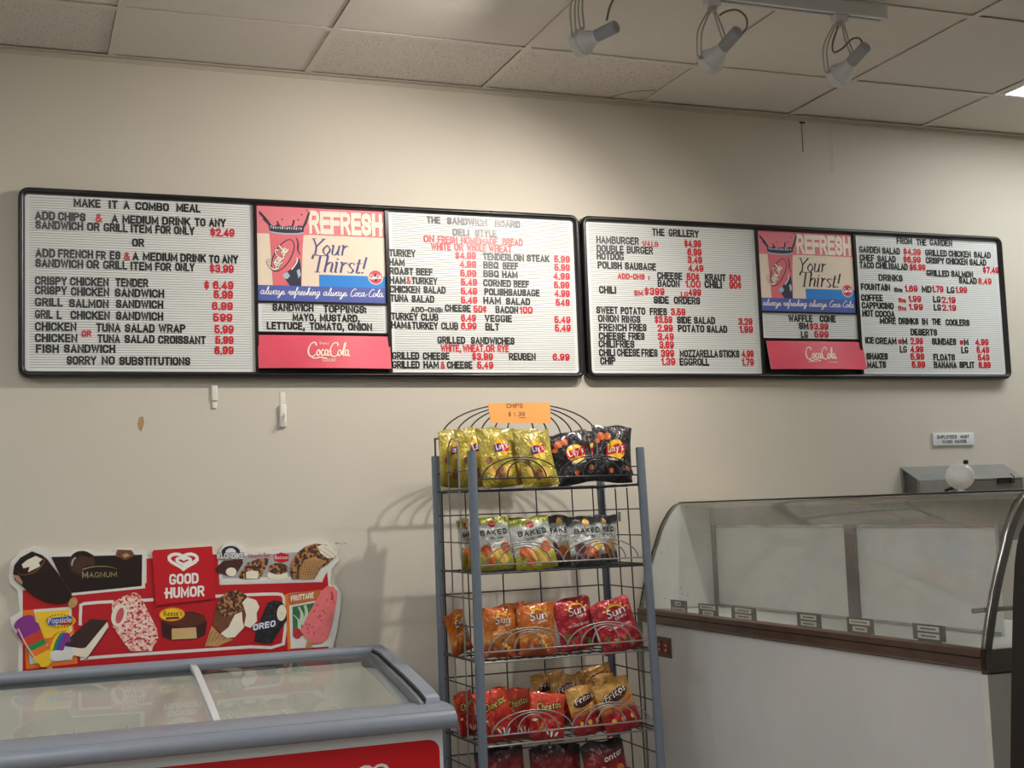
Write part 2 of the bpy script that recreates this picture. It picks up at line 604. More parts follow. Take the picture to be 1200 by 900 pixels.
SERIF = {
    'Y': ([[(.1, 1), (.37, .5), (.37, 0)], [(.78, 1), (.37, .5)], [(0, 1), (.28, 1)], [(.62, 1), (.9, 1)], [(.2, 0), (.56, 0)]], .78),
    'o': ([[(.28, .62), (.06, .31), (.28, 0), (.5, .31), (.28, .62)]], .56),
    'u': ([[(.02, .58), (.12, .62), (.11, .15), (.22, 0), (.4, .12), (.49, .4)], [(.5, .62), (.48, .06), (.6, .03)]], .64),
    'r': ([[(.02, .6), (.12, .62), (.12, 0)], [(.12, .4), (.3, .62), (.42, .54)]], .44),
    'T': ([[(.42, 1), (.42, 0)], [(.02, 1), (.84, 1)], [(.03, 1), (.0, .78)], [(.83, 1), (.85, .78)], [(.26, 0), (.58, 0)]], .7),
    'h': ([[(.02, 1), (.12, 1), (.12, 0)], [(.12, .4), (.34, .62), (.47, .5), (.45, .06), (.58, .03)]], .6),
    'i': ([[(.02, .6), (.1, .62), (.1, .06), (.2, .03)], [(.1, .86), (.1, .78)]], .28),
    's': ([[(.38, .5), (.25, .62), (.08, .5), (.2, .33), (.36, .16), (.22, 0), (.03, .1)]], .44),
    't': ([[(.17, .85), (.12, .1), (.2, 0), (.32, .08)], [(0, .6), (.32, .6)]], .36),
    '!': ([[(.16, 1), (.11, .28)], [(.09, .09), (.09, 0)]], .25),
}


def pen_text(mb, f, txt, font, x0, x1, y0, cap, slant, w, material, d, flip=-1, minw=0.5, slope=0.0):
    W = sum(font[c][1] for c in txt)
    k = (x1 - x0) / W
    ox = 0.0
    for c in txt:
        strokes, adv = font[c]
        for st in strokes:
            pts = [(x0 + (ox + x + slant * y) * k, y0 + flip * y * cap + slope * (ox + x) * k) for x, y in st]
            mb.nib(f, pts, (w[0] * k, w[1] * cap), material, d, sub=4 if len(st) > 2 else 1, minw=minw)
        ox += adv


COLA = [
    [(2.7, 2.7), (2.5, 3.3), (1.9, 3.4), (1.1, 2.9), (.5, 1.9), (.4, .9), (.8, .2), (1.6, .1), (2.3, .6)],
    [(3.2, 1.7), (2.75, 1.3), (2.7, .6), (3.05, .3), (3.5, .8), (3.5, 1.4), (3.2, 1.7)],
    [(4.6, 1.5), (4.3, 1.75), (3.95, 1.3), (3.9, .7), (4.2, .3), (4.7, .6)],
    [(5.6, 1.6), (5.2, 1.7), (4.9, 1.1), (5.0, .45), (5.35, .4), (5.7, 1.0), (5.8, 1.7), (5.65, .6), (5.9, .3), (6.2, .6)],
    [(6.1, 1.25), (6.7, 1.3)],
    [(8.6, 2.7), (8.5, 3.3), (7.9, 3.4), (7.1, 2.9), (6.5, 1.9), (6.4, .9), (6.8, .2), (7.6, .1), (8.3, .6)],
    [(9.0, 1.7), (8.55, 1.3), (8.5, .6), (8.85, .3), (9.3, .8), (9.3, 1.4), (9.0, 1.7)],
    [(9.5, .6), (10.1, 2.0), (10.5, 3.2), (10.7, 3.4), (10.6, 2.6), (9.9, .9), (10.0, .35), (10.3, .5)],
    [(11.2, 1.6), (10.8, 1.7), (10.5, 1.1), (10.6, .45), (10.95, .4), (11.3, 1.0), (11.4, 1.7), (11.3, .6), (11.5, .3), (11.8, .5)],
    [(1.0, .1), (2.0, -.35), (3.4, -.1), (4.4, -.2), (5.4, -.45)],
]


def cola(mb, f, x0, x1, y0, h, material, d, flip=-1, nibw=(.34, .12), rot=0.0):
    """flowing script wordmark, 11.8 wide and 3.4 high"""
    k, q = (x1 - x0) / 11.8, h / 3.4
    c, s_ = math.cos(rot), math.sin(rot)

    def g(x, y, dd):
        xx, yy = x * k, flip * y * q
        return f(x0 + xx * c - yy * s_, y0 + xx * s_ + yy * c, dd)
    for st in COLA:
        mb.nib(g, st, nibw, material, d, sub=5, minw=0.55)
# ------------------------------------------------------------------ the room
H = 2.74
WALL = (204, 196, 182)
m_wall = mat('wall_paint', WALL, 0.75, var=0.03, scale=2.0, bump=0.15, bscale=350)
m_ceil_tile = mat('ceiling_tile_plain', (216, 211, 202), 0.95, var=0.02, bump=0.2, bscale=500)
m_grid = mat('ceiling_grid_metal', (212, 206, 196), 0.6, var=0.02)
m_dark = mat('dark_gap', (22, 20, 18), 0.9, var=0)
m_floor = mat('floor_tile', (168, 160, 150), 0.4, var=0.1, scale=3)


def speckle_tile():
    m = bpy.data.materials.new('ceiling_tile_speckled')
    m.use_nodes = True
    nt = m.node_tree
    b = nt.nodes['Principled BSDF']
    b.inputs['Roughness'].default_value = 0.95
    tc = nt.nodes.new('ShaderNodeTexCoord')
    n = nt.nodes.new('ShaderNodeTexNoise')
    n.inputs['Scale'].default_value = 150
    n.inputs['Detail'].default_value = 3
    nt.links.new(tc.outputs['Object'], n.inputs['Vector'])
    r = nt.nodes.new('ShaderNodeValToRGB')
    r.color_ramp.elements[0].position = 0.34
    r.color_ramp.elements[0].color = lin((170, 163, 155))
    r.color_ramp.elements[1].position = 0.44
    r.color_ramp.elements[1].color = lin((214, 207, 199))
    nt.links.new(n.outputs['Fac'], r.inputs['Fac'])
    nt.links.new(r.outputs['Color'], b.inputs['Base Color'])
    bp = nt.nodes.new('ShaderNodeBump')
    bp.inputs['Strength'].default_value = 0.3
    bp.inputs['Distance'].default_value = 0.002
    nt.links.new(n.outputs['Fac'], bp.inputs['Height'])
    nt.links.new(bp.outputs['Normal'], b.inputs['Normal'])
    return m


m_speck = speckle_tile()
RX0, RX1, RY0 = -3.66, 4.88, -7.2
b = MB().box((RX0, 0, 0), (RX1, 0.12, 2.95), m_wall)
wall_back = struct(b, 'wall_back')
# two drywall seams above the right-hand board and their dark top ends
sm = MB()
for px, y0, y1, w, mm in ((939, 143, 178, .0035, 'seam_stain'), (971, 147, 200, .0025, 'seam_pale'), (974, 147, 200, .0025, 'seam_pale')):
    a, c = at(px, y0, 0), at(px, y1, 0)
    sm.box((a.x - w / 2, -0.0012, c.z), (a.x + w / 2, 0.001, a.z), mat('seam_stain', (118, 108, 92), .8) if mm == 'seam_stain' else mat('seam_pale', (208, 203, 192), .8))
a = at(940, 143.5, 0)
sm.box((a.x - .012, -.0015, a.z - .004), (a.x + .012, .001, a.z + .002), m_dark)
struct(sm, 'trim_3')
struct(MB().box((RX0 - .1, RY0, 0), (RX0, 0, 2.95), m_wall), 'wall_left')
struct(MB().box((RX1, RY0, 0), (RX1 + .1, 0, 2.95), m_wall), 'wall_right')
struct(MB().box((RX0, RY0 - .1, 0), (RX1, RY0, 2.95), m_wall), 'wall_front')
struct(MB().box((RX0, RY0, -.1), (RX1, 0, 0), m_floor), 'floor')
# suspended ceiling: lay-in tiles on a grid of 0.61 m, first row cut to 0.40 m
T, ROW = 0.61, 0.403
random.seed(4)
tiles, grid_ = MB(), MB()
ceil_slab = MB().box((RX0, RY0, 2.83), (RX1, 0, 2.9), m_dark)
rows = [(0.0, -ROW)] + [(-ROW - T * j, -ROW - T * (j + 1)) for j in range(11)]
SPECK = {(-1, 0), (1 + 1, 0), (1, 0), (-2, 0), (-3, 0)}
TROFF = {(5, 1), (6, 1), (-1, 4), (-1, 3), (4, 7), (4, 6), (0, 9), (0, 8), (-4, 6), (-4, 7), (-4, 3), (-4, 2)}  # light panel cells; those away from the right edge are added fill lights
for i in range(-6, 8):
    for j, (ya, yb) in enumerate(rows):
        if (i, j) in TROFF:
            continue
        g = random.choice((0, 0, 1, 2))
        # lay-in tile, a little short of the flange on one side
        gx = .0125 if g == 1 else .004
        gy = .0125 if g == 2 else .004
        if j == 0 and i in (-1, 1, 3):
            gx = .0125
        if j == 0 and i == 2:
            gy = .004
        x0, x1 = i * T + .004, (i + 1) * T - gx
        y0, y1 = yb + (.006 if j == 0 else .004), ya - (gy if j else .002)
        y1 = min(y1, -.001)
        dz = random.uniform(0, .0015)
        m_ = m_speck if (i, j) in SPECK or (j > 2 and random.random() < .3) else m_ceil_tile
        tiles.box((x0, y0, H + .0045 + dz), (x1, y1, H + .018 + dz), m_)
for i in range(-6, 9):
    grid_.box((i * T - .0115, RY0, H), (i * T + .0115, -.001, H + .003), m_grid)
for j, (ya, yb) in enumerate(rows):
    grid_.box((RX0, yb - .0115, H + .0004), (RX1, yb + .0115, H + .0034), m_grid)
ce = struct(ceil_slab, 'ceiling')
struct(tiles, 'ceiling_tiles', ce)
struct(grid_, 'ceiling_grid', ce)
# crack across one wall-side tile
ck = MB()
cr = [atz(x, y, H + .004) for x, y in ((706, 118.5), (716, 113.5), (730, 109.5), (745, 107), (757, 106.5), (768, 105.5))]
for p in cr:
    p.z = H + .0043
ck.tube(cr, .0012, m_dark, n=5)
struct(ck, 'ceiling_crack', ce)
# painted wall angle under the tiles
b = MB()
b.box((RX0, -.022, H - .002), (RX1, 0, H + .001), mat('wall_angle', (190, 181, 166), .6))
b.box((RX0, -.0025, H - .015), (RX1, 0, H - .002), mat('wall_angle', (190, 181, 166), .6))
struct(b, 'trim_1')


def troffer(i, j, label, n=1):
    ya, yb = rows[j]
    x0, x1 = i * T, (i + 1) * T
    r = thing('ceiling_light', label, 'ceiling light', ((x0 + x1) / 2, (ya + yb) / 2, H), group='square fluorescent ceiling lights' if n else None)
    b = MB()
    for lo, hi in (((x0 + .012, yb + .012), (x0 + .03, ya - .012)), ((x1 - .03, yb + .012), (x1 - .012, ya - .012)), ((x0 + .03, yb + .012), (x1 - .03, yb + .03)), ((x0 + .03, ya - .03), (x1 - .03, ya - .012))):
        b.box((lo[0], lo[1], H - .002), (hi[0], hi[1], H + .012), mat('troffer_frame', (225, 225, 222), .4))
    b.build('frame', r)
    MB().box((x0 + .028, yb + .028, H + .001), (x1 - .028, ya - .028, H + .006), emit('troffer_diffuser', TROFFER_COLOR, TROFFER_POWER)).build('diffuser', r)


troffer(5, 1, 'lit white ceiling light panel whose corner shows at the right edge near the back wall')
troffer(6, 1, 'lit white ceiling light panel just beyond the right edge of the photo')
for i, j in sorted(TROFF - {(5, 1), (6, 1)}):  # unseen panels, added to brighten the room and the case front
    troffer(i, j, 'added square ceiling light panel out of view, filling the room with light')

# ------------------------------------------------------------------ track lighting
m_white_metal = mat('grey_white_metal', (206, 208, 210), 0.42, 0.0, var=0.02)
m_arm = mat('lamp_arm_grey', (172, 168, 162), 0.45, var=0.02)
m_sleeve = mat('lamp_sleeve_grey', (152, 156, 162), 0.45, var=0.02)
RAILY = -1.0
rail_end = atz(1035, 20, 2.712)
tr = thing('track_rail', 'long pale grey lighting track fixed under the ceiling tiles', 'lighting track', (1.5, RAILY, H))
b = MB()
y0, y1 = RAILY - .019, RAILY + .019
xa, xb = -.1, rail_end.x
b.box((xa, y0, 2.716), (xb, y1, H), m_white_metal)
b.box((xa, y0, 2.703), (xb, y0 + .013, 2.716), m_white_metal)
b.box((xa, y1 - .013, 2.703), (xb, y1, 2.716), m_white_metal)
b.build('channel', tr)
MB().box((xa + .01, y0 + .0131, 2.7145), (xb - .02, y1 - .0131, 2.7158), m_dark).build('conductor_slot', tr)
MB().rbox((xb - .004, y0 - .001, 2.702), (xb + .006, y1 + .001, H - .0005), m_white_metal, .002).build('end_cap', tr)


def track_lamp(hub_px, nar, flare, label, cordpts, arms, tilt, power):
    """nar/flare = pixel of sleeve end / rim centre, arms = pixel chains"""
    hb = at(hub_px[0], hub_px[1], RAILY)
    r = thing('track_lamp', label, 'spotlight', (hb.x, RAILY, 2.703), group='spotlights on the ceiling track')
    A = at(nar[0], nar[1], RAILY - tilt - .03)
    B = at(flare[0], flare[1], RAILY + tilt + .03)
    beam = at(flare[0], flare[1], RAILY + tilt) - at(nar[0], nar[1], RAILY - tilt)
    ax = (B - A)
    L = ax.length
    ax.normalize()
    MB().lathe([(0, 0), (.0155, 0), (.0175, .003), (.0175, L * .48), (.014, L * .48)], A, ax, m_sleeve).build('lamp_sleeve', r)
    fl = MB()
    fl.lathe([(.0165, L * .47), (.0185, L * .56), (.025, L * .68), (.0345, L * .82), (.0345, L * .83), (.037, L * .84), (.0375, L), (.034, L), (.033, L * .86), (.024, L * .7), (.012, L * .62), (0, L * .6)], A, ax, m_white_metal, n=32)
    fl.build('lamp_shade', r)
    bl = MB()
    bl.lathe([(0, L * .9), (.012, L * .89), (.02, L * .83), (.021, L * .78), (.01, L * .68), (0, L * .66)], A, ax, emit('bulb_glow', SPOT_COLOR, 6.0), n=20)
    bl.build('bulb', r)
    # hub under the track
    hu = MB()
    hu.rbox((hb.x - .022, RAILY - .016, 2.682), (hb.x + .022, RAILY + .016, 2.7028), m_white_metal, .004)
    hu.lathe([(0, .0), (.012, .0), (.012, .014), (0, .014)], (hb.x, RAILY, 2.682), (0, 0, -1), m_arm)
    hu.build('track_adapter', r)
    for pts, dy0, dy1 in arms:
        ab = MB()
        n = len(pts)
        P = [at(x, y, RAILY + dy0 + (dy1 - dy0) * k / (n - 1)) for k, (x, y) in enumerate(pts)]
        side = Vector((1, 0, -.1)).normalized() * .0065
        t0 = (P[-1] - P[-2]).normalized()
        loop = smooth_line([tuple(p - side * (.45 if k == 0 else 1)) for k, p in enumerate(P)], 4) + [tuple(P[-1] + t0 * .008)] + smooth_line([tuple(p + side * (.45 if k == 0 else 1)) for k, p in reversed(list(enumerate(P)))], 4)
        ab.tube(loop, .0024, m_arm, n=6)
        ab.tube([P[-1] + t0 * .002 - ax * .0, P[-1] + (B - ax * L * .12 - P[-1]).normalized() * .012], .004, m_arm, n=8)
        ab.build('yoke_arm', r)
    cd = MB()
    cd.tube(smooth_line([tuple(at(x, y, RAILY + dy)) for x, y, dy in cordpts], 6), .0029, mat('lamp_cord', (122, 114, 104), .6), n=6)
    cd.build('cord', r)
    ld = bpy.data.lights.new('track_lamp_light', 'SPOT')
    ld.energy = SPOT_POWER * power
    ld.color = SPOT_COLOR
    ld.spot_size = math.radians(124)
    ld.spot_blend = 1.0
    ld.shadow_soft_size = .022
    lo = bpy.data.objects.new('lamp_light', ld)
    COL.objects.link(lo)
    lo.parent = r
    p = B + ax * .004
    q = beam.to_track_quat('-Z', 'Y').to_matrix().to_4x4()
    lo.matrix_local = ROOTM[r.name].inverted() @ (Matrix.Translation(p) @ q)


track_lamp((679, -14), (722, 31), (677, 53), 'grey track spotlight at the left, cut by the top of the photo',
           [(706, -14, 0), (718, -4, -.02), (714, 10, -.03), (711, 24, -.03)],
           [([(676, -12), (671, 12), (673, 42)], -.006, .03), ([(682, -12), (680, 10), (682, 32)], .006, .055)], .03, .4)
track_lamp((834, 8), (865, 36), (830, 76), 'grey track spotlight in the middle with its cord looping to the right',
           [(843, 18, -.01), (852, 13, -.02), (864, 12, -.03), (874, 20, -.04), (875, 32, -.04), (869, 40, -.035)],
           [([(831, 13), (820, 38), (820, 66)], -.006, .03), ([(837, 13), (844, 32), (850, 50)], .006, .035)], .035, 1.35)
track_lamp((983, 24), (1015, 54), (980, 93), 'grey track spotlight nearest the right end of the track',
           [(982, 31, -.01), (976, 50, -.02), (977, 61, -.025), (987, 57, -.03), (998, 46, -.035), (1007, 45, -.04), (1011, 51, -.035)],
           [([(978, 29), (967, 56), (969, 83)], -.006, .03), ([(988, 29), (992, 46), (998, 62)], .006, .035)], .035, .5)

# ------------------------------------------------------------------ menu boards
m_frame = mat('black_plastic', (22, 21, 22), 0.28, var=0.05)
m_letterboard = mat('white_letterboard', (226, 227, 224), 0.55, var=0.015)
m_groove = mat('letterboard_groove', (150, 150, 148), 0.8, var=0)
m_black_letter = mat('black_letter', (18, 17, 18), 0.35, var=0)
m_red_letter = mat('red_letter', (205, 28, 44), 0.35, var=0)
BY = -.022     # face of the letter panels


def panel(name, x0, z0, x1, z1, parent, pitch=.0076):
    b = MB()
    n = int((z1 - z0) / pitch)
    m = .012
    gd = .002
    zs = z0
    y = BY
    # flat margins left and right, grooves between
    b.box((x0, y, z0), (x0 + m, y + .006, z1), m_letterboard)
    b.box((x1 - m, y, z0), (x1, y + .006, z1), m_letterboard)
    b.box((x0 + m, y + gd, z0), (x1 - m, y + .006, z1), m_groove)
    off = ((z1 - z0) - n * pitch) / 2
    b.box((x0 + m, y, z0), (x1 - m, y + gd, z0 + off + pitch), m_letterboard)
    for k in range(1, n - 1):
        z = z0 + off + k * pitch
        b.box((x0 + m, y, z + .0016), (x1 - m, y + gd, z + pitch), m_letterboard)
    b.box((x0 + m, y, z1 - off - pitch + .0016), (x1 - m, y + gd, z1), m_letterboard)
    return b.build(name, parent)


def frame_ring(x0, z0, x1, z1, w, r, parent):
    """rounded black frame: a moulded profile swept round the board"""
    prof = [(0, 0), (0, -.030), (.003, -.036), (.008, -.039), (.012, -.038), (.016, -.034), (w, -.026), (w, -.004), (w, 0)]
    path = []
    for cx, cz, a0 in ((x1 - r, z1 - r, 0), (x0 + r, z1 - r, 90), (x0 + r, z0 + r, 180), (x1 - r, z0 + r, 270)):
        for k in range(7):
            a = math.radians(a0 + 90 * k / 6)
            path.append((cx, cz, math.cos(a), math.sin(a)))
    b = MB()
    n, m = len(path), len(prof)
    vs = []
    for cx, cz, c, s_ in path:
        for u, y in prof:
            # mitre: offset inwards along the corner direction, square inside
            rr = r - u
            if rr >= 0:
                vs.append((cx + c * rr, y, cz + s_ * rr))
            else:
                vs.append((cx + rr * (1 if c > 1e-6 else (-1 if c < -1e-6 else 0)) * 1.0 if False else cx + rr * _sg(cx, x0, x1), y, cz + rr * _sg(cz, z0, z1)))
    fs = [(i * m + k, i * m + k + 1, ((i + 1) % n) * m + k + 1, ((i + 1) % n) * m + k) for i in range(n) for k in range(m - 1)]
    b.add(vs, fs, m_frame, True)
    return b.build('frame', parent)


def _sg(c, lo, hi):
    return 1 if c > (lo + hi) / 2 else -1


def fb(x, z, d):
    return Vector((x, BY - d, z))


def letters(rows, org, sc, cap, parent, small=.74):
    for ln in rows.strip().split('\n'):
        yc, rest = ln.split('|')
        yc = float(yc)
        toks = rest.split()
        b = MB()
        z = None
        i = 0
        X0 = None
        while i < len(toks):
            w, a, c = toks[i], float(toks[i + 1]), float(toks[i + 2])
            i += 3
            fl = ''
            if i < len(toks) and toks[i] in ('r', 's', 'rs'):
                fl = toks[i]
                i += 1
            py = org[1] + yc / sc
            if X0 is None:
                X0 = a
            py2 = py + (a - X0) / sc * .04
            pa, pc = at(org[0] + a / sc, py2, BY), at(org[0] + c / sc, py2, BY)
            if z is None:
                z = pa.z
            h = cap * (small if 's' in fl else 1)
            w = w.strip('_')
            j = .0008 * math.sin(a * 7 + yc)
            zz = z - cap / 2 - (.004 if 's' in fl else 0) + j
            block_text(b, fb, w, pa.x, pc.x, zz, h, m_red_letter if 'r' in fl else m_black_letter, d=.0002, thick=.0011)
        b.build('text_line', parent)


A_ROWS = """
135|MAKE 312 424 IT 460 497 A 522 546 COMBO 572 712 MEAL 745 845
187|ADD 148 232 CHIPS 246 360 & 402 432 r A 472 497 MEDIUM 517 668 DRINK 685 802 TO 822 866 ANY 882 952
228|SANDWICH 150 350 OR 368 420 GRILL 438 538 ITEM 553 640 FOR 657 720 ONLY 735 820 $2.49 888 988 r
302|OR 558 608
347|ADD 150 232 FRENCH 246 392 FR 406 446 ES 464 508 & 522 550 r A 560 584 MEDIUM 604 748 DRINK 762 868 TO 882 925 ANY 938 1004
388|SANDWICH 150 350 OR 366 418 GRILL 436 536 ITEM 552 640 FOR 656 722 ONLY 740 820 $3.99 885 985 r
463|CRISPY 148 282 CHICKEN 296 458 TENDER 488 625 $ 862 882 r 6.49 900 984 r
505|CRISPY 148 282 CHICKEN 300 460 SANDWICH 485 692 5.99 903 982 r
555|GRILL 148 265 SALMON 292 458 SANDWICH 490 688 6.99 895 982 r
606|GRIL 148 222 L 240 262 CHICKEN 298 463 SANDWICH 490 688 599 900 980 r
657|CHICKEN 148 322 TUNA 406 508 SALAD 528 652 WRAP 670 782 5.99 906 985 r
676|OR 345 385 rs
706|CHICKEN 148 326 TUNA 412 506 SALAD 526 652 CROISSANT 668 868 5.99 910 985 r
750|FISH 152 248 SANDWICH 270 486 6.99 906 985 r
800|SORRY 282 406 NO 430 484 SUBSTITUTIONS 504 802
"""
AM_ROWS = """
75|SANDWICH 178 525 TOPPINGS: 612 975
158|MAYO, 350 545 MUSTARD, 582 918
230|LETTUCE, 130 450 TOMATO, 495 785 ONION 822 1025
"""
C_ROWS = """
113|THE 205 270 SANDWICH 302 495 BOARD 533 652
171|DELI 330 408 STYLE 438 540
203|ON 190 240 r FRESH 258 352 r HOMEMADE 370 545 r BREAD 568 663 r
239|WHITE 226 320 r OR 337 380 r WHOLE 397 488 r WHEAT 503 612 r
272|TURKEY 25 150 $4.99 342 440 r TENDERLOIN 475 670 STEAK 685 792 5.99 816 890 r
314|HAM 25 98 4.99 363 442 r BBQ 477 548 BEEF 570 643 5.99 818 890 r
357|ROAST 27 140 BEEF 155 232 5.99 367 442 r BBQ 477 550 HAM 567 640 4.99 812 890 r
402|HAM 27 103 & 108 128 r TURKEY 133 255 5.49 370 446 r CORNED 477 608 BEEF 622 695 5.99 816 888 r
444|CHICKEN 28 172 SALAD 190 295 5.49 370 446 r POLISHSAUSAGE 482 745 4.99 818 890 r
489|TUNA 30 115 SALAD 133 240 5.49 370 446 r HAM 477 560 SALAD 585 700 549 824 890 r
533|ADD-ONS: 128 280 s CHEESE 293 415 50¢ 430 492 r BACON 535 643 100 650 712 r
575|TURKEY 35 162 CLUB 178 260 6.49 370 440 r VEGGIE 484 613 5.49 818 893 r
617|HAM 35 108 & 112 130 TURKEY 135 258 CLUB 275 355 6.99 370 443 r BLT 487 553 5.49 820 895 r
690|GRILLED 257 388 SANDWICHES 417 625
727|WHITE, 272 368 r WHEAT, 378 483 r OR 490 530 r RYE 545 597 r
765|GRILLED 40 168 CHEESE 187 313 $3.99 422 522 r REUBEN 600 727 6.99 810 890 r
807|GRILLED 40 170 HAM 190 262 & 272 292 r CHEESE 303 423 5.49 448 523 r
"""
D_ROWS = """
117|THE 370 432 GRILLERY 455 608
157|HAMBURGER 83 300 1/4 318 357 rs LB 365 400 rs $4.99 535 620 r
202|DOUBLE 85 222 BURGER 240 372 6.99 552 622 r
242|HOTDOG 85 222 3.49 553 625 r
287|POLISH 90 212 SAUSAGE 230 388 4.49 556 632 r
335|ADD-ONS 192 330 rs : 348 356 rs CHEESE 396 523 50¢ 548 612 r KRAUT 642 747 50¢ 768 826 r
380|BACON 398 510 1.00 540 618 r CHILI 640 727 90¢ 768 828 r
415|CHILI 97 183 SM 277 322 rs $ 330 352 r 399 358 432 r LG 517 553 rs 499 556 620 r
467|SIDE 378 455 ORDERS 482 615
520|SWEET 83 192 POTATO 208 333 FRIES 358 445 3.59 467 540 r
563|ONION 92 197 RINGS 213 308 $3.59 383 472 r SIDE 498 570 SALAD 585 693 3.29 815 885 r
607|FRENCH 97 237 FRIES 252 340 2.99 398 475 r POTATO 503 637 SALAD 652 755 1.99 820 888 r
652|CHEESE 95 232 FRIES 248 330 3.49 400 480 r
694|CHILI 95 177 FRIES 183 277 3.69 408 480 r
738|CHILI 97 178 CHEESE 190 305 FRIES 315 397 399 416 482 r MOZZARELLA 512 707 STICKS 715 818 4.99 832 892 r
782|CHIP 103 180 1.39 417 488 r EGGROLL 512 663 1.79 833 893 r
"""
DM_ROWS = """
558|WAFFLE 208 340 CONE 382 470
602|SM 267 318 $3.99 326 428 r
648|LG 278 316 599 352 430 r
"""
E_ROWS = """
106|FROM 240 325 THE 350 403 GARDEN 424 547
153|GARDEN 33 147 SALAD 160 257 $4.39 277 372 r GRILLED 398 517 CHICKEN 528 650 SALAD 668 760
198|CHEF 35 115 SALAD 133 233 $6.99 277 372 r CRISPY 402 503 CHICKEN 515 632 SALAD 645 735
239|TACO 35 112 CHILI 125 202 SALAD 207 300 $6.99 312 398 r $7.49 718 805 r
284|GRILLED 405 530 SALMON 543 663
310|DRINKS 140 272 SALAD 586 683 8.49 693 765 r
361|FOUNTAIN 42 202 Sm 226 270 s 1.69 285 355 r MD 380 432 1.79 437 498 r LG 520 560 1.99 567 630 r
419|COFFEE 43 162 Sm 250 290 rs 1.99 305 375 r LG 443 483 2.19 490 567 r
463|CAPPUCINO 47 222 Sm 248 292 rs 1.99 308 385 r LG 447 485 2.19 492 570 r
507|HOT 50 110 COCOA 122 228
549|MORE 147 235 DRINKS 252 360 IN 382 412 THE 437 485 COOLERS 512 643
611|DESERTS 318 463
658|ICE 67 113 CREAM 123 238 _s 250 268 r M 272 298 2.99 318 385 r SUNDAES 437 570 _s 592 610 r M 614 638 4.99 677 750 r
706|LG 258 296 4.99 317 387 r LG 600 637 5.49 685 753 r
747|SHAKES 73 190 5.99 318 393 r FLOATS 445 563 549 693 755 r
791|MALTS 77 180 5.99 326 398 r BANANA 448 573 SPLIT 590 672 6.99 697 762 r
"""
m_pink = mat('poster_pink', (228, 122, 132), .5, var=.03)
m_pinkred = mat('poster_cup_pink', (222, 108, 118), .5, var=.03)
m_cream = mat('poster_cream', (232, 212, 190), .5, var=.02)
m_cream2 = mat('poster_cream_letter', (238, 222, 202), .5, var=.02)
m_blue = mat('poster_blue', (28, 128, 214), .5, var=.02)
m_indigo = mat('poster_indigo', (76, 92, 168), .5, var=.02)
m_navy = mat('poster_navy', (34, 34, 58), .5, var=.02)
m_ink = {0: mat('poster_indigo_ink', (70, 70, 128), .5, var=0), 1: mat('poster_black_ink', (34, 32, 42), .5, var=0)}
m_pwhite = mat('print_white', (240, 236, 230), .5, var=.01)
m_ppale = mat('poster_pale_blue', (168, 188, 204), .5, var=.02)


def cola_red():
    m = mat('cola_sign_red', (224, 82, 102), .3, var=.10, scale=9, coat=.3)
    return m


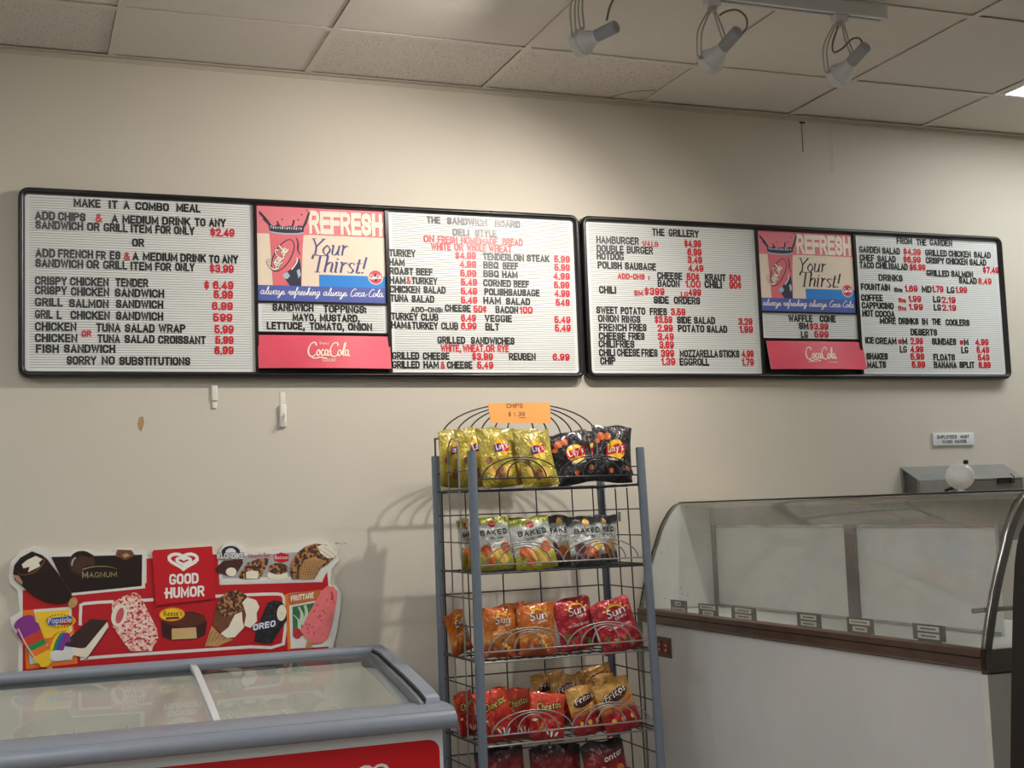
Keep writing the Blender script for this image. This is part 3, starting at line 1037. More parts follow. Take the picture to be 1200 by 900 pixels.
def poster(x0, z0, x1, z1, parent, k):
    """drinks poster; artwork laid out on the poster's own 620 x 460 grid, y down"""
    W, HH = 620.0, 460.0

    def f(x, y, d):
        u, v = x / W, y / HH
        return Vector((x0 + (x1 - x0) * u, BY - .0006 - d, z1 + (z0 - z1) * v))
    b = MB().box((x0, BY - .0005, z0), (x1, BY + .004, z1), m_cream)
    L = .0002
    b.poly(f, [(0, 0), (245, 0), (245, 134), (0, 134)], m_pink, L)
    b.poly(f, [(243, 0), (620, 0), (620, 132), (243, 132)], m_pink, L)
    b.poly(f, [(292, 326), (620, 326), (620, 384), (292, 384)], m_blue, L)
    b.poly(f, [(0, 384), (620, 384), (620, 460), (0, 460)], m_indigo, L)
    p = b.build('poster', parent)
    # cup with splashing drink
    b = MB()
    cup = [(58, 122), (222, 122), (215, 200), (206, 384), (70, 384), (62, 200)]
    b.poly(f, cup, m_pinkred, 2 * L)
    b.ellipse(f, 140, 122, 83, 13, m_ppale, 3 * L)
    b.ellipse(f, 140, 118, 78, 10, m_navy, 4 * L)
    b.poly(f, [(54, 88), (80, 96), (96, 88), (120, 98), (150, 92), (176, 98), (200, 88), (224, 92), (222, 120), (60, 122)], m_navy, 5 * L)
    for q, w_ in (([(14, 34), (40, 62), (62, 92), (80, 112)], 9), ([(250, 24), (236, 62), (222, 92), (206, 112)], 8), ([(176, 62), (172, 84), (160, 104)], 7), ([(96, 72), (104, 90), (120, 108)], 6), ([(30, 62), (52, 84), (66, 104)], 6), ([(240, 54), (232, 84)], 5)):
        b.nib(f, q, (w_, w_), m_navy, 5 * L, minw=.9)
    for q in ((14, 30), (26, 46), (252, 20), (196, 60), (214, 34), (120, 62), (240, 12)):
        b.ellipse(f, q[0], q[1], 4, 4, m_navy, 5 * L, n=8)
    for q in range(14):
        a = 62 + q * 11
        b.poly(f, [(a, 96 + (q * 7) % 13), (a + 7, 92 + (q * 5) % 11), (a + 5, 112)], m_pwhite if q % 3 else m_ppale, 6 * L)
    # hand of ice blocks at the foot of the cup
    b.poly(f, [(150, 384), (128, 350), (132, 322), (160, 300), (178, 268), (200, 250), (206, 300), (204, 384)], m_navy, 4 * L)
    b.poly(f, [(118, 330), (140, 318), (152, 336), (140, 352), (122, 348)], m_ppale, 5 * L)
    b.poly(f, [(184, 310), (198, 300), (204, 330), (192, 348)], m_ppale, 5 * L)
    b.nib(f, [(160, 306), (176, 284), (188, 262), (186, 246)], (5, 3), m_pwhite, 5 * L)
    b.nib(f, [(186, 150), (194, 176), (192, 208), (204, 232)], (7, 4), m_navy, 5 * L)
    b.build('cup_picture', p)
    b = MB()
    pts = [(120 + 44 * math.cos(a), 238 + 86 * math.sin(a)) for a in [2 * math.pi * i / 24 for i in range(24)]]
    for i in range(24):
        x, y = pts[i][0] - 120, pts[i][1] - 238
        pts[i] = (120 + x * .8 - y * .5, 238 + x * .35 + y * .9)
    b.nib(f, pts, (4, 3), m_navy, 5 * L, closed=True, sub=1, minw=.8)
    cola(b, f, 78, 206, 316, 52, m_navy, 6 * L, nibw=(1.0, .5), rot=-.96)
    cola(b, f, 78, 206, 316, 52, m_cream2, 7 * L, nibw=(.6, .3), rot=-.96)
    b.build('cup_lettering', p)
    b = MB()
    block_text(b, f, 'REFRESH', 252, 612, 128, 116, mat('poster_shadow_red', (176, 70, 88), .5, var=0), 2 * L, flip=-1, w=.24, gap=.1)
    block_text(b, f, 'REFRESH', 250, 609, 126, 114, m_cream2, 3 * L, flip=-1, w=.24, gap=.1)
    b.build('headline', p)
    b = MB()
    pen_text(b, f, 'Your', SERIF, 246, 430, 228, 78, .2, (.115, .03), m_ink[k], 2 * L, minw=.3)
    pen_text(b, f, 'Thirst!', SERIF, 246, 518, 314, 82, .2, (.115, .03), m_ink[k], 2 * L, minw=.3)
    b.build('slogan', p)
    b = MB()
    pen_text(b, f, 'always refreshing always Coca-Cola', SCRIPT, 8, 604, 428, 19, .3, (.16, .12), m_pwhite, 2 * L, minw=.8)
    b.build('script_line', p)
    b = MB()
    b.ellipse(f, 570, 330, 38, 38, m_cream2, 2 * L)
    b.ellipse(f, 570, 330, 34, 34, mat('poster_badge_red', (216, 70, 88), .5), 3 * L)
    cola(b, f, 540, 600, 338, 20, m_pwhite, 4 * L, nibw=(.8, .4))
    b.poly(f, [(566, 312), (574, 312), (577, 352), (563, 352)], m_navy, 4 * L)
    b.build('badge', p)
    return p


def cola_strip(x0, z0, x1, z1, bow, parent, dx=0.0, classic=True):
    """red plastic header strip, bowed forward in the middle"""
    b = MB()
    n = 16

    def f(u, v, d):
        x = x0 + (x1 - x0) * u + dx * (1 - v)
        y = BY - .004 - bow * math.sin(math.pi * min(max(u, 0), 1)) * (.25 + .75 * v) - .012 * v - d
        return Vector((x, y, z1 + (z0 - z1) * v))
    vs, fs = [], []
    for j in range(5):
        for i in range(n + 1):
            vs.append(f(i / n, j / 4, 0))
    for j in range(4):
        for i in range(n):
            fs.append((j * (n + 1) + i, j * (n + 1) + i + 1, (j + 1) * (n + 1) + i + 1, (j + 1) * (n + 1) + i))
    b.add(vs, fs, cola_red(), True)
    q = len(vs)
    back = [v + Vector((0, .003, 0)) for v in vs]
    b.add(back, [tuple(reversed(t)) for t in fs], cola_red(), True)
    ring = [i for i in range(n + 1)] + [j * (n + 1) + n for j in range(1, 5)] + [4 * (n + 1) + i for i in range(n - 1, -1, -1)] + [j * (n + 1) for j in range(3, 0, -1)]
    b.add([vs[i] for i in ring] + [back[i] for i in ring], [(i, (i + 1) % len(ring), len(ring) + (i + 1) % len(ring), len(ring) + i) for i in range(len(ring))], mat('strip_edge', (236, 220, 220), .4))
    o = b.build('header_strip', parent)
    t = MB()
    cola(t, f, .355, .68, .66, .44, m_cream2, .0012, nibw=(.42, .16))
    if classic:
        t.text(f, 'Enjoy', .455, .525, .27, .07, m_cream2, .0012, flip=-1)
        t.text(f, 'CLASSIC', .465, .57, .80, .085, m_cream2, .0012, flip=-1)
    else:
        t.poly(f, [(.37, .735), (.68, .75), (.68, .765), (.37, .75)], m_cream2, .0012)
    t.build('wordmark', o)


def menu_board(x0, z0, x1, z1, label, px_div, spec):
    r = thing('menu_board', label, 'menu board', ((x0 + x1) / 2, 0, z0), group='black framed menu boards')
    w = .019
    frame_ring(x0, z0, x1, z1, w, .03, r)
    MB().box((x0 + .01, -.012, z0 + .01), (x1 - .01, -.0005, z1 - .01), m_frame).build('backing', r)
    xi0, xi1, zi0, zi1 = x0 + w, x1 - w, z0 + w, z1 - w
    d0, d1, d2, d3 = px_div
    # mullions
    for a, c in ((d0, d1), (d2, d3)):
        MB().box((a, BY - .008, zi0 - .002), (c, -.01, zi1 + .002), m_frame).build('divider', r)
    pl = panel('letter_panel', xi0, zi0, d0, zi1, r)
    pr = panel('letter_panel', d3, zi0, xi1, zi1, r)
    zp, zs = spec['poster_bottom'], spec['strip_top']
    pm = panel('letter_panel', d1, zs + .004, d2, zp - .006, r)
    MB().box((d1, BY - .006, zp - .006), (d2, -.011, zp), m_frame).build('crossbar', r)
    MB().box((d1, BY - .005, zs - .002), (d2, -.011, zs + .004), m_frame).build('crossbar', r)
    poster(d1 + .002, zp, d2 - .002, zi1 - .001, r, spec['ink'])
    cola_strip(*spec['strip'], r, spec['dx'], spec['classic'])
    for rows_, org, sc, cap, par in ((spec['L'] + (pl,)), (spec['Mi'] + (pm,)), (spec['R'] + (pr,))):
        letters(rows_, org, sc, cap, par)


X = lambda px, py: at(px, py, BY).x
Z = lambda px, py: at(px, py, BY).z
menu_board(-.269, 1.743, 1.544, 2.311, 'long black framed letter board headed MAKE IT A COMBO MEAL, hanging on the left',
           (X(297.5, 330), X(301.5, 330), X(453, 345), X(457, 345)),
           dict(poster_bottom=Z(375, 354), strip_top=Z(375, 391), ink=0, classic=True, dx=0.0,
                strip=(X(302, 410), Z(302, 432), X(454.5, 410) + .006, Z(302, 392.5), .012),
                L=(A_ROWS, (0, 200), 3.6, .026), Mi=(AM_ROWS, (295, 350), 7.273, .0245), R=(C_ROWS, (450, 230), 4.0917, .0245)))
menu_board(1.553, 1.743, 3.379, 2.311, 'long black framed letter board headed THE GRILLERY, hanging on the right',
           (X(888, 350), X(891, 350), X(1003, 355), X(1006, 355)),
           dict(poster_bottom=Z(940, 365.5), strip_top=Z(940, 398), ink=1, classic=False, dx=-.006,
                strip=(X(900, 415), Z(900, 433), X(1012, 415), Z(900, 399.5), .016),
                L=(D_ROWS, (680, 245), 4.39, .0265), Mi=(DM_ROWS, (880, 255), 4.736, .0255), R=(E_ROWS, (1000, 260), 4.735, .0255)))

# ------------------------------------------------------------------ small things on the wall
m_hook = mat('hook_white_plastic', (224, 220, 210), .4, var=.02)
c0, c1 = at(251, 451, 0), at(251, 479, 0)
r = thing('adhesive_hook', 'white adhesive hook base with no hook, just under the left menu board', 'wall hook', (c0.x, 0, c1.z))
MB().rbox((c0.x - .0095, -.008, at(251, 470, 0).z), (c0.x + .0095, 0, c0.z), m_hook, .003).build('base', r)
MB().rbox((c0.x - .007, -.005, c1.z), (c0.x + .007, 0, at(251, 471, 0).z), m_hook, .002).build('strip_end', r)
c0, c1, c2 = at(331, 460, 0), at(331, 474, 0), at(331, 501, 0)
r = thing('adhesive_hook', 'white adhesive wall hook with a curved prong, right of the bare hook base', 'wall hook', (c0.x, 0, c2.z))
MB().rbox((c0.x - .0085, -.002, c1.z - .01), (c0.x + .0085, 0, c0.z), m_hook, .0009).build('adhesive_strip', r)
MB().rbox((c1.x - .0115, -.012, c2.z), (c1.x + .0115, -.001, c1.z), m_hook, .005).build('base', r)
pr = [(c1.x + .003, -.011, c1.z - .03), (c1.x + .004, -.02, c1.z - .042), (c1.x + .001, -.026, c1.z - .055), (c1.x - .004, -.024, c1.z - .064)]
MB().tube(smooth_line(pr, 4), .003, m_hook, n=8).build('prong', r)
# chipped paint and a pencil scuff
b = MB()
fw = lambda x, y, d: at(x, y, 0) + Vector((0, -d, 0))
b.poly(fw, [(163, 489), (167.5, 488), (169, 494), (168, 499), (165.5, 506), (163, 503), (161, 497), (162, 493)], mat('bare_plaster', (176, 140, 104), .9), .0006)
b.build('trim_4', kind='structure')
b = MB()
for q in ([(393, 637), (397, 636), (401, 638)], [(402, 636), (407, 637)]):
    b.nib(fw, q, (.9, .7), mat('scuff', (120, 108, 92), .9), .0006)
b.build('trim_5', kind='structure')
# hand-washing notice
a, c = at(1091.5, 507.5, 0), at(1140.5, 521.5, 0)
zb, zt = at(1092, 522.5, 0).z, a.z
b = MB().rbox((a.x, -.008, zb), (c.x, 0, zt), mat('notice_white', (222, 224, 226), .45, var=.02), .0012, 2)
r = b.build('notice')
tag(r, 'small white EMPLOYEES MUST WASH HANDS notice on the right part of the wall', 'sign')
fs = lambda x, z, d: Vector((x, -.0081 - d, z))
b = MB()
mt = mat('notice_ink', (58, 58, 66), .6, var=0)
hh = zt - zb
w = c.x - a.x
block_text(b, fs, 'EMPLOYEES', a.x + .10 * w, a.x + .57 * w, zb + .53 * hh, .27 * hh, mt, .0003)
block_text(b, fs, 'MUST', a.x + .66 * w, a.x + .88 * w, zb + .53 * hh, .27 * hh, mt, .0003)
block_text(b, fs, 'WASH', a.x + .21 * w, a.x + .46 * w, zb + .16 * hh, .27 * hh, mt, .0003)
block_text(b, fs, 'HANDS', a.x + .52 * w, a.x + .80 * w, zb + .16 * hh, .27 * hh, mt, .0003)
b.build('lettering', r)
# stainless dispenser with a sloping lid, fixed to the wall behind the display case
m_steel = mat('brushed_steel', (176, 180, 182), .32, .9, var=.08, scale=14)
m_steel_dark = mat('dull_steel', (120, 118, 112), .5, .6, var=.1)
xl, xr = 2.846, 3.335
zt, zf, zlow, dp = 1.411, 1.357, 1.12, .105
r = thing('steel_dispenser', 'stainless steel box with a sloping lid on the wall behind the display case', 'dispenser', ((xl + xr) / 2, 0, zlow))
fx = lambda y, z, x: Vector((x, y, z))
MB().prism([(0, zt), (-dp, zf), (-dp, zf - .004), (-.002, zt - .005)], xl, xr, fx, m_steel).build('lid', r)
MB().prism([(0, zt - .006), (-dp + .002, zf - .006), (-dp + .002, zlow), (0, zlow)], xl + .012, xr - .012, fx, m_steel_dark).build('body', r)
for xx in (xl, xr - .011):
    b = MB()
    for quad in ([(0, zt - .005), (-.012, zt - .012), (-.012, zlow), (0, zlow)], [(-dp, zf - .004), (-dp + .012, zf + .002), (-dp + .012, zlow), (-dp, zlow)]):
        b.prism(quad, xx, xx + .011, fx, m_steel)
    b.build('side_frame', r)
MB().box((xl, -dp - .002, zlow), (xl + .14, -dp + .002, zf - .004), m_steel).build('front_panel', r)
s0, s1 = at(1169, 560, -dp), at(1186, 566, -dp)
MB().box((s0.x, -dp - .004, s1.z), (s1.x, -dp + .003, s0.z), m_dark).build('slot', r)
MB().tube([at(1184, 555, -dp - .012), at(1188, 558, -dp - .014), at(1188.5, 566, -dp - .012)], .0022, m_dark, n=6).build('lever', r)
# ------------------------------------------------------------------ ice-cream cut-out sign
SY = -.016


def sz(ox, oy, sc):
    def f(x, y, d):
        p = at(ox + x / sc, oy + y / sc, SY)
        return Vector((p.x, SY - d, p.z))
    return f


f7, f1, f2, f3 = sz(0, 620, 3.0), sz(0, 630, 5.629), sz(130, 630, 5.629), sz(240, 625, 5.456)
m_sred = mat('sign_red', (186, 18, 30), .45, var=.03)
m_sred2 = mat('sign_tile_red', (196, 20, 34), .4, var=.02)
m_swhite = mat('sign_white', (226, 222, 216), .45, var=.02)
m_choc = mat('choc_dark', (34, 20, 18), .35, var=.15, scale=60)
m_choc2 = mat('choc_brown', (72, 42, 32), .4, var=.2, scale=80)
m_choc3 = mat('choc_milk', (112, 68, 46), .4, var=.2, scale=80)
m_tan = mat('wafer_tan', (190, 146, 92), .5, var=.15, scale=90)
m_vanilla = mat('vanilla', (236, 226, 206), .5, var=.04)
m_black = mat('print_black', (22, 18, 20), .4, var=.1)
m_gold = mat('print_gold', (184, 152, 104), .4, var=.05)
m_orange = mat('print_orange', (234, 120, 28), .45, var=.04)
m_yellow = mat('print_yellow', (244, 200, 40), .45, var=.04)
m_green = mat('print_green', (40, 136, 72), .45, var=.05)
m_purple = mat('print_purple', (134, 48, 136), .45, var=.05)
m_bluep = mat('print_blue', (44, 88, 180), .45, var=.05)
m_greyp = mat('print_grey', (172, 172, 174), .45, var=.04)
m_pinkp = mat('print_pink', (232, 120, 122), .45, var=.08, scale=120)


def crumb(name, c0, c1, c2, scale):
    m = bpy.data.materials.new(name)
    m.use_nodes = True
    nt = m.node_tree
    b = nt.nodes['Principled BSDF']
    b.inputs['Roughness'].default_value = .5
    tc = nt.nodes.new('ShaderNodeTexCoord')
    v = nt.nodes.new('ShaderNodeTexVoronoi')
    v.inputs['Scale'].default_value = scale
    nt.links.new(tc.outputs['Object'], v.inputs['Vector'])
    r = nt.nodes.new('ShaderNodeValToRGB')
    r.color_ramp.interpolation = 'CONSTANT'
    r.color_ramp.elements[0].color = lin(c0)
    r.color_ramp.elements[1].color = lin(c1)
    r.color_ramp.elements[1].position = .4
    e = r.color_ramp.elements.new(.72)
    e.color = lin(c2)
    sp = nt.nodes.new('ShaderNodeSeparateColor')
    nt.links.new(v.outputs['Color'], sp.inputs['Color'])
    nt.links.new(sp.outputs['Red'], r.inputs['Fac'])
    nt.links.new(r.outputs['Color'], b.inputs['Base Color'])
    return m


m_crunch = crumb('strawberry_crumb', (240, 214, 200), (232, 160, 150), (184, 56, 60), 170)
m_nuts = crumb('nut_crumb', (96, 58, 40), (176, 126, 76), (60, 34, 26), 150)
m_cookie = crumb('cookie_crumb', (26, 22, 26), (48, 42, 48), (16, 14, 18), 190)

r = thing('cutout_sign', 'die-cut ice cream advertising sign standing behind the chest freezer', 'sign', (.18, SY, .88))
out7 = [(30, 170), (40, 112), (76, 76), (120, 62), (160, 72), (178, 84), (245, 82), (264, 72), (320, 72), (336, 82), (400, 79), (410, 66), (470, 66), (476, 78), (512, 75), (516, 96), (536, 92), (538, 76), (745, 60), (752, 84), (770, 84), (786, 54), (826, 47), (856, 62), (868, 80), (1030, 62), (1070, 50), (1110, 44), (1150, 50), (1186, 76), (1190, 110), (1166, 140), (1160, 196), (1182, 200), (1200, 226), (1198, 270), (1186, 350), (1170, 420), (1168, 470), (62, 560), (66, 380), (40, 346), (36, 312), (70, 290), (62, 215), (36, 192)]
pts = [f7(x, y, 0) for x, y in out7]
poly2 = [(p.x, p.z) for p in pts]
MB().prism(poly2, SY + .0155, SY, lambda a, c, t: Vector((a, t, c)), m_swhite).build('card', r)
L = .0005
MB().poly(f7, [(80, 214), (250, 214), (515, 190), (515, 104), (745, 88), (765, 90), (772, 196), (1132, 184), (1150, 150), (1155, 205), (1154, 470), (80, 552)], m_sred, L).build('red_field', r)
# magnum panel
b = MB()
b.poly(f7, [(180, 84), (512, 76), (510, 208), (250, 234)], m_swhite, 2 * L)
b.poly(f7, [(180, 98), (500, 90), (498, 200), (240, 226)], m_choc, 3 * L)
b.ellipse(f7, 288, 118, 46, 42, m_choc2, 4 * L)
b.poly(f7, [(250, 104), (262, 84), (300, 78), (330, 92), (318, 100), (280, 92), (262, 112)], m_choc, 5 * L)
b.nib(f7, [(252, 128), (256, 110), (266, 100)], (5, 3), m_greyp, 5 * L)
b.poly(f7, [(405, 96), (412, 72), (462, 74), (474, 92), (440, 110), (420, 100)], m_choc3, 5 * L)
b.poly(f7, [(428, 92), (444, 84), (456, 92), (440, 102)], m_gold, 6 * L)
b.poly(f7, [(300, 130), (400, 128), (412, 180), (282, 188)], m_black, 6 * L)
b.nib(f7, [(290, 142), (330, 132), (380, 132), (410, 140)], (3, 2), m_gold, 7 * L)
block_text(b, f7, 'MAGNUM', 290, 410, 171, 18, m_gold, 8 * L, flip=-1, slope=-.03, w=.12)
block_text(b, f7, 'M', 289, 309, 172, 24, m_gold, 9 * L, flip=-1, w=.12)
b.build('chocolate_box_picture', r)
b = MB()
b.poly(f7, [(46, 156), (50, 128), (72, 100), (112, 78), (150, 92), (168, 108), (244, 212), (252, 234), (242, 256), (206, 264), (160, 256), (120, 236), (84, 206), (52, 178)], m_choc, 10 * L)
b.nib(f7, [(160, 100), (206, 160), (246, 218), (250, 244)], (5, 4), mat('choc_rim', (96, 40, 32), .4), 11 * L)
b.poly(f7, [(76, 124), (96, 108), (126, 94), (150, 106), (136, 118), (142, 130), (118, 142), (98, 152), (104, 132), (82, 138)], m_vanilla, 12 * L)
b.nib(f7, [(64, 158), (92, 160), (128, 146), (156, 112), (150, 96)], (5, 4), m_choc3, 12 * L)
b.poly(f7, [(46, 160), (66, 164), (80, 186), (76, 196), (56, 178)], mat('choc_pale', (176, 132, 112), .4), 12 * L)
b.ellipse(f7, 256, 258, 15, 20, m_tan, 9 * L, rot=.5)
b.build('chocolate_bar_picture', r)
# good humor tile
b = MB()
tile = [(540, 74), (745, 60), (757, 244), (548, 268), (534, 84)]
p2 = [f7(x, y, 0) for x, y in tile]
b.prism([(p.x, p.z) for p in p2], SY - .001, SY - .006, lambda a, c, t: Vector((a, t, c)), m_sred2)
o = b.build('brand_tile', r)
D = .0064
b = MB()


def heart(cx, cy, sx, sy, n=26):
    q = []
    for i in range(n):
        t = 2 * math.pi * i / n
        x = math.sin(t) ** 3
        y = (13 * math.cos(t) - 5 * math.cos(2 * t) - 2 * math.cos(3 * t) - math.cos(4 * t)) / 16
        q.append((cx + sx * x, cy - sy * y))
    return q


b.nib(f7, heart(643, 110, 50, 30), (11, 9), m_pwhite, D, sub=1, minw=.8, closed=True)
b.nib(f7, heart(645, 112, 25, 14), (9, 8), m_pwhite, D, sub=1, minw=.8, closed=True)
b.build('heart_logo', o)
b = MB()
block_text(b, f7, 'GOOD', 595, 696, 196, 38, m_pwhite, D, flip=-1, slope=-.05)
block_text(b, f7, 'HUMOR', 582, 717, 244, 38, m_pwhite, D, flip=-1, slope=-.06)
b.poly(f7, [(576, 222), (596, 220), (596, 226), (576, 228)], m_pwhite, D)
b.build('brand_lettering', o)
# top right panel with novelties
b = MB()
b.poly(f7, [(772, 96), (1140, 70), (1134, 186), (778, 196)], m_swhite, 2 * L)
b.poly(f7, [(776, 100), (1120, 76), (1116, 178), (784, 186)], m_greyp, 3 * L)
b.poly(f3, [(100, 290), (730, 270), (728, 304), (108, 318)], m_swhite, 4 * L)
b.ellipse(f3, 165, 120, 66, 46, m_swhite, 4 * L)
b.ellipse(f3, 165, 122, 60, 42, mat('klondike_navy', (34, 40, 66), .4), 5 * L)
b.ellipse(f3, 165, 124, 34, 30, m_swhite, 6 * L)
for dx, dy in ((-3, 0), (3, 0), (0, -3), (0, 3)):
    block_text(b, f3, 'KLONDIKE', 78 + dx, 248 + dx, 163 + dy, 38, mat('klondike_navy', (34, 40, 66), .4), 7 * L, flip=-1)
block_text(b, f3, 'KLONDIKE', 78, 248, 163, 38, m_swhite, 8 * L, flip=-1)
pen_text(b, f3, 'heath', dict(SCRIPT, t=([[(.3, 1.6), (.15, .2), (.4, 0), (.7, .3)], [(0, 1.0), (.5, 1.05)]], .6)), 280, 350, 158, 14, .2, (.3, .2), mat('heath_red', (196, 70, 84), .4), 5 * L, minw=.8, slope=-.12) if False else b.text(f3, 'Heath_Bar'.replace('_', ' '), 276, 424, 158, 28, mat('heath_red', (196, 70, 84), .4), 5 * L, flip=-1, slope=-.06)
b.poly(f3, [(440, 140), (486, 122), (536, 136), (536, 176), (486, 188), (442, 174)], m_sred2, 5 * L)
b.text(f3, 'Button', 446, 530, 164, 22, m_swhite, 6 * L, flip=-1)
b.poly(f3, [(66, 222), (120, 174), (240, 166), (244, 190), (200, 262), (150, 272), (76, 250)], m_choc2, 6 * L)
b.ellipse(f3, 168, 246, 34, 28, m_vanilla, 7 * L)
b.poly(f3, [(214, 268), (270, 190), (340, 162), (410, 156), (400, 200), (350, 290), (260, 294), (222, 288)], m_nuts, 6 * L)
b.poly(f3, [(262, 248), (300, 236), (344, 244), (338, 290), (264, 290)], m_vanilla, 7 * L)
b.ellipse(f3, 464, 266, 66, 32, m_vanilla, 6 * L)
b.ellipse(f3, 468, 226, 64, 36, m_nuts, 7 * L)
b.build('novelties_picture', r)
b = MB()
b.poly(f3, [(556, 292), (540, 240), (552, 180), (586, 126), (640, 84), (700, 66), (770, 72), (826, 110), (838, 140), (790, 190), (740, 220), (700, 292)], m_nuts, 9 * L)
b.poly(f3, [(600, 290), (604, 220), (640, 166), (700, 150), (770, 178), (722, 236), (694, 290)], m_tan, 10 * L)
for q in range(8):
    b.nib(f3, [(606 + q * 16, 286 - q * 4), (622 + q * 18, 190 - q * 2)], (2.2, 2), m_choc3, 11 * L)
    b.nib(f3, [(604 + q * 2, 276 - q * 16), (700 + q * 6, 280 - q * 14)], (2.2, 2), m_choc3, 11 * L)
b.poly(f3, [(716, 84), (756, 70), (812, 96), (840, 132), (820, 156), (782, 160), (736, 126)], m_vanilla, 11 * L)
b.nib(f3, [(728, 96), (770, 130), (806, 150)], (5, 4), m_black, 12 * L)
b.nib(f3, [(752, 84), (792, 110), (826, 136)], (5, 4), m_black, 12 * L)
b.build('taco_picture', r)
# rainbow pop panel
b = MB()
b.poly(f1, [(150, 480), (470, 458), (512, 830), (172, 868)], m_orange, 2 * L)
b.poly(f1, [(222, 474), (472, 456), (474, 620), (260, 640)], m_swhite, 3 * L)
b.poly(f1, [(232, 492), (456, 474), (460, 640), (280, 668)], m_yellow, 4 * L)
b.poly(f1, [(190, 750), (470, 640), (476, 806), (196, 834)], mat('sky_print', (196, 222, 236), .45), 5 * L)
for k, mm in enumerate((m_orange, m_yellow, m_green, m_bluep, m_purple)):
    b.nib(f1, [(318 + k * 20, 760), (340 + k * 20, 690), (384 + k * 15, 640), (436 + k * 4, 626 + k * 16)], (24, 24), mm, (6 + .2 * k) * L, minw=.9)
b.ellipse(f1, 380, 778, 60, 36, m_swhite, 8 * L)
b.ellipse(f1, 440, 770, 44, 34, m_swhite, 8 * L)
b.ellipse(f1, 396, 548, 102, 46, m_yellow, 7 * L)
for k in range(26):
    a = 2 * math.pi * k / 26
    b.ellipse(f1, 396 + 88 * math.cos(a), 548 + 40 * math.sin(a), 5, 4, m_black, 8 * L, n=8)
b.poly(f1, [(316, 532), (470, 516), (474, 568), (320, 578)], m_bluep, 9 * L)
b.poly(f1, [(400, 552), (474, 546), (474, 572), (400, 576)], m_sred2, 9.5 * L)
b.text(f1, 'Popsicle', 318, 470, 566, 36, m_swhite, 10 * L, flip=-1, slope=-.06)
b.build('pop_box_picture', r)
b = MB()
seg = [(0, m_purple), (.3, mat('print_red_orange', (206, 60, 44), .45)), (.5, m_green), (.62, m_orange), (.76, m_yellow)]


def popf(t, s_):
    a0, a1 = (160, 560), (300, 830)
    w_ = 86 - 34 * t
    dx, dy = a1[0] - a0[0], a1[1] - a0[1]
    l_ = math.hypot(dx, dy)
    nx, ny = dy / l_, -dx / l_
    e = 1 if t > .08 else .75
    if t > .92:
        e = .7
    return (a0[0] + dx * t + nx * w_ * s_ * e, a0[1] + dy * t + ny * w_ * s_ * e)


ts = [0, .3, .5, .62, .76, 1.0]
for k in range(5):
    q = [ts[k] + (ts[k + 1] - ts[k]) * i / 4 for i in range(5)]
    b.poly(f1, [popf(t, 1) for t in q] + [popf(t, -1) for t in reversed(q)], seg[k][1], 11 * L)
b.ellipse(f1, 160, 560, 74, 40, m_purple, 11.3 * L, rot=-.48 + 3.14)
b.ellipse(f1, 300, 826, 40, 24, m_yellow, 11.3 * L, rot=-.48)
b.nib(f1, [(120, 600), (170, 700), (236, 800)], (12, 8), mat('pop_sheen', (236, 196, 176), .4), 12 * L, minw=.6)
b.poly(f1, [(306, 850), (344, 846), (350, 880), (320, 884)], m_tan, 10 * L)
b.build('rainbow_pop_picture', r)
# white outline box
b = MB()
for q in ([(282, 338), (284, 280), (296, 262), (400, 255)], [(478, 252), (540, 248)], [(757, 236), (870, 231), (975, 228), (994, 236), (999, 262), (996, 404), (880, 414), (640, 430), (400, 446), (282, 456)]):
    b.nib(f7, q, (9, 8), m_swhite, 2 * L, sub=2, minw=.9)
b.build('outline_box', r)
b = MB()
b.poly(f1, [(412, 722), (430, 690), (708, 556), (716, 590), (580, 784), (540, 788), (416, 762)], m_vanilla, 5 * L)
b.poly(f1, [(414, 714), (432, 684), (598, 536), (714, 546), (566, 724), (540, 730)], mat('biscuit_dark', (54, 32, 28), .5, var=.3, scale=150), 6 * L)
b.nib(f1, [(412, 760), (540, 790), (584, 784), (716, 592)], (5, 4), m_choc, 6 * L)
b.build('sandwich_picture', r)
b = MB()
b.poly(f2, [(6, 432), (60, 398), (140, 362), (172, 366), (196, 390), (300, 596), (312, 664), (276, 722), (270, 748), (130, 748), (90, 700), (10, 584)], m_crunch, 5 * L)
b.ellipse(f2, 54, 512, 50, 76, m_vanilla, 6 * L, rot=.3)
b.ellipse(f2, 58, 514, 24, 54, mat('strawberry_core', (206, 84, 96), .45), 7 * L, rot=.3)
b.build('crunch_bar_picture', r)
b = MB()
b.poly(f2, [(330, 560), (360, 520), (440, 490), (540, 488), (610, 510), (632, 560), (622, 640), (560, 668), (400, 676), (340, 650)], mat('choc_plum', (58, 26, 26), .35, var=.2), 5 * L)
b.ellipse(f2, 484, 540, 140, 48, mat('choc_top', (92, 44, 34), .35, var=.1), 6 * L)
b.poly(f2, [(400, 600), (560, 590), (566, 664), (400, 672)], mat('peanut', (206, 170, 116), .5, var=.1), 7 * L)
b.ellipse(f2, 402, 506, 86, 46, m_orange, 8 * L, rot=-.05)
b.ellipse(f2, 402, 506, 78, 38, m_yellow, 8.5 * L, rot=-.05)
b.text(f2, "Reese's", 346, 468, 520, 36, m_choc2, 9 * L, flip=-1, slope=-.06)
b.poly(f2, [(362, 526), (448, 520), (448, 534), (362, 540)], m_choc2, 9 * L)
b.build('peanut_cup_picture', r)
b = MB()
b.poly(f3, [(0, 722), (44, 590), (90, 640), (182, 680), (120, 704), (90, 722)], m_tan, 5 * L)
for q in range(5):
    b.nib(f3, [(14 + q * 24, 700 - q * 4), (52 + q * 22, 620 + q * 10)], (2.5, 2), m_choc3, 6 * L)
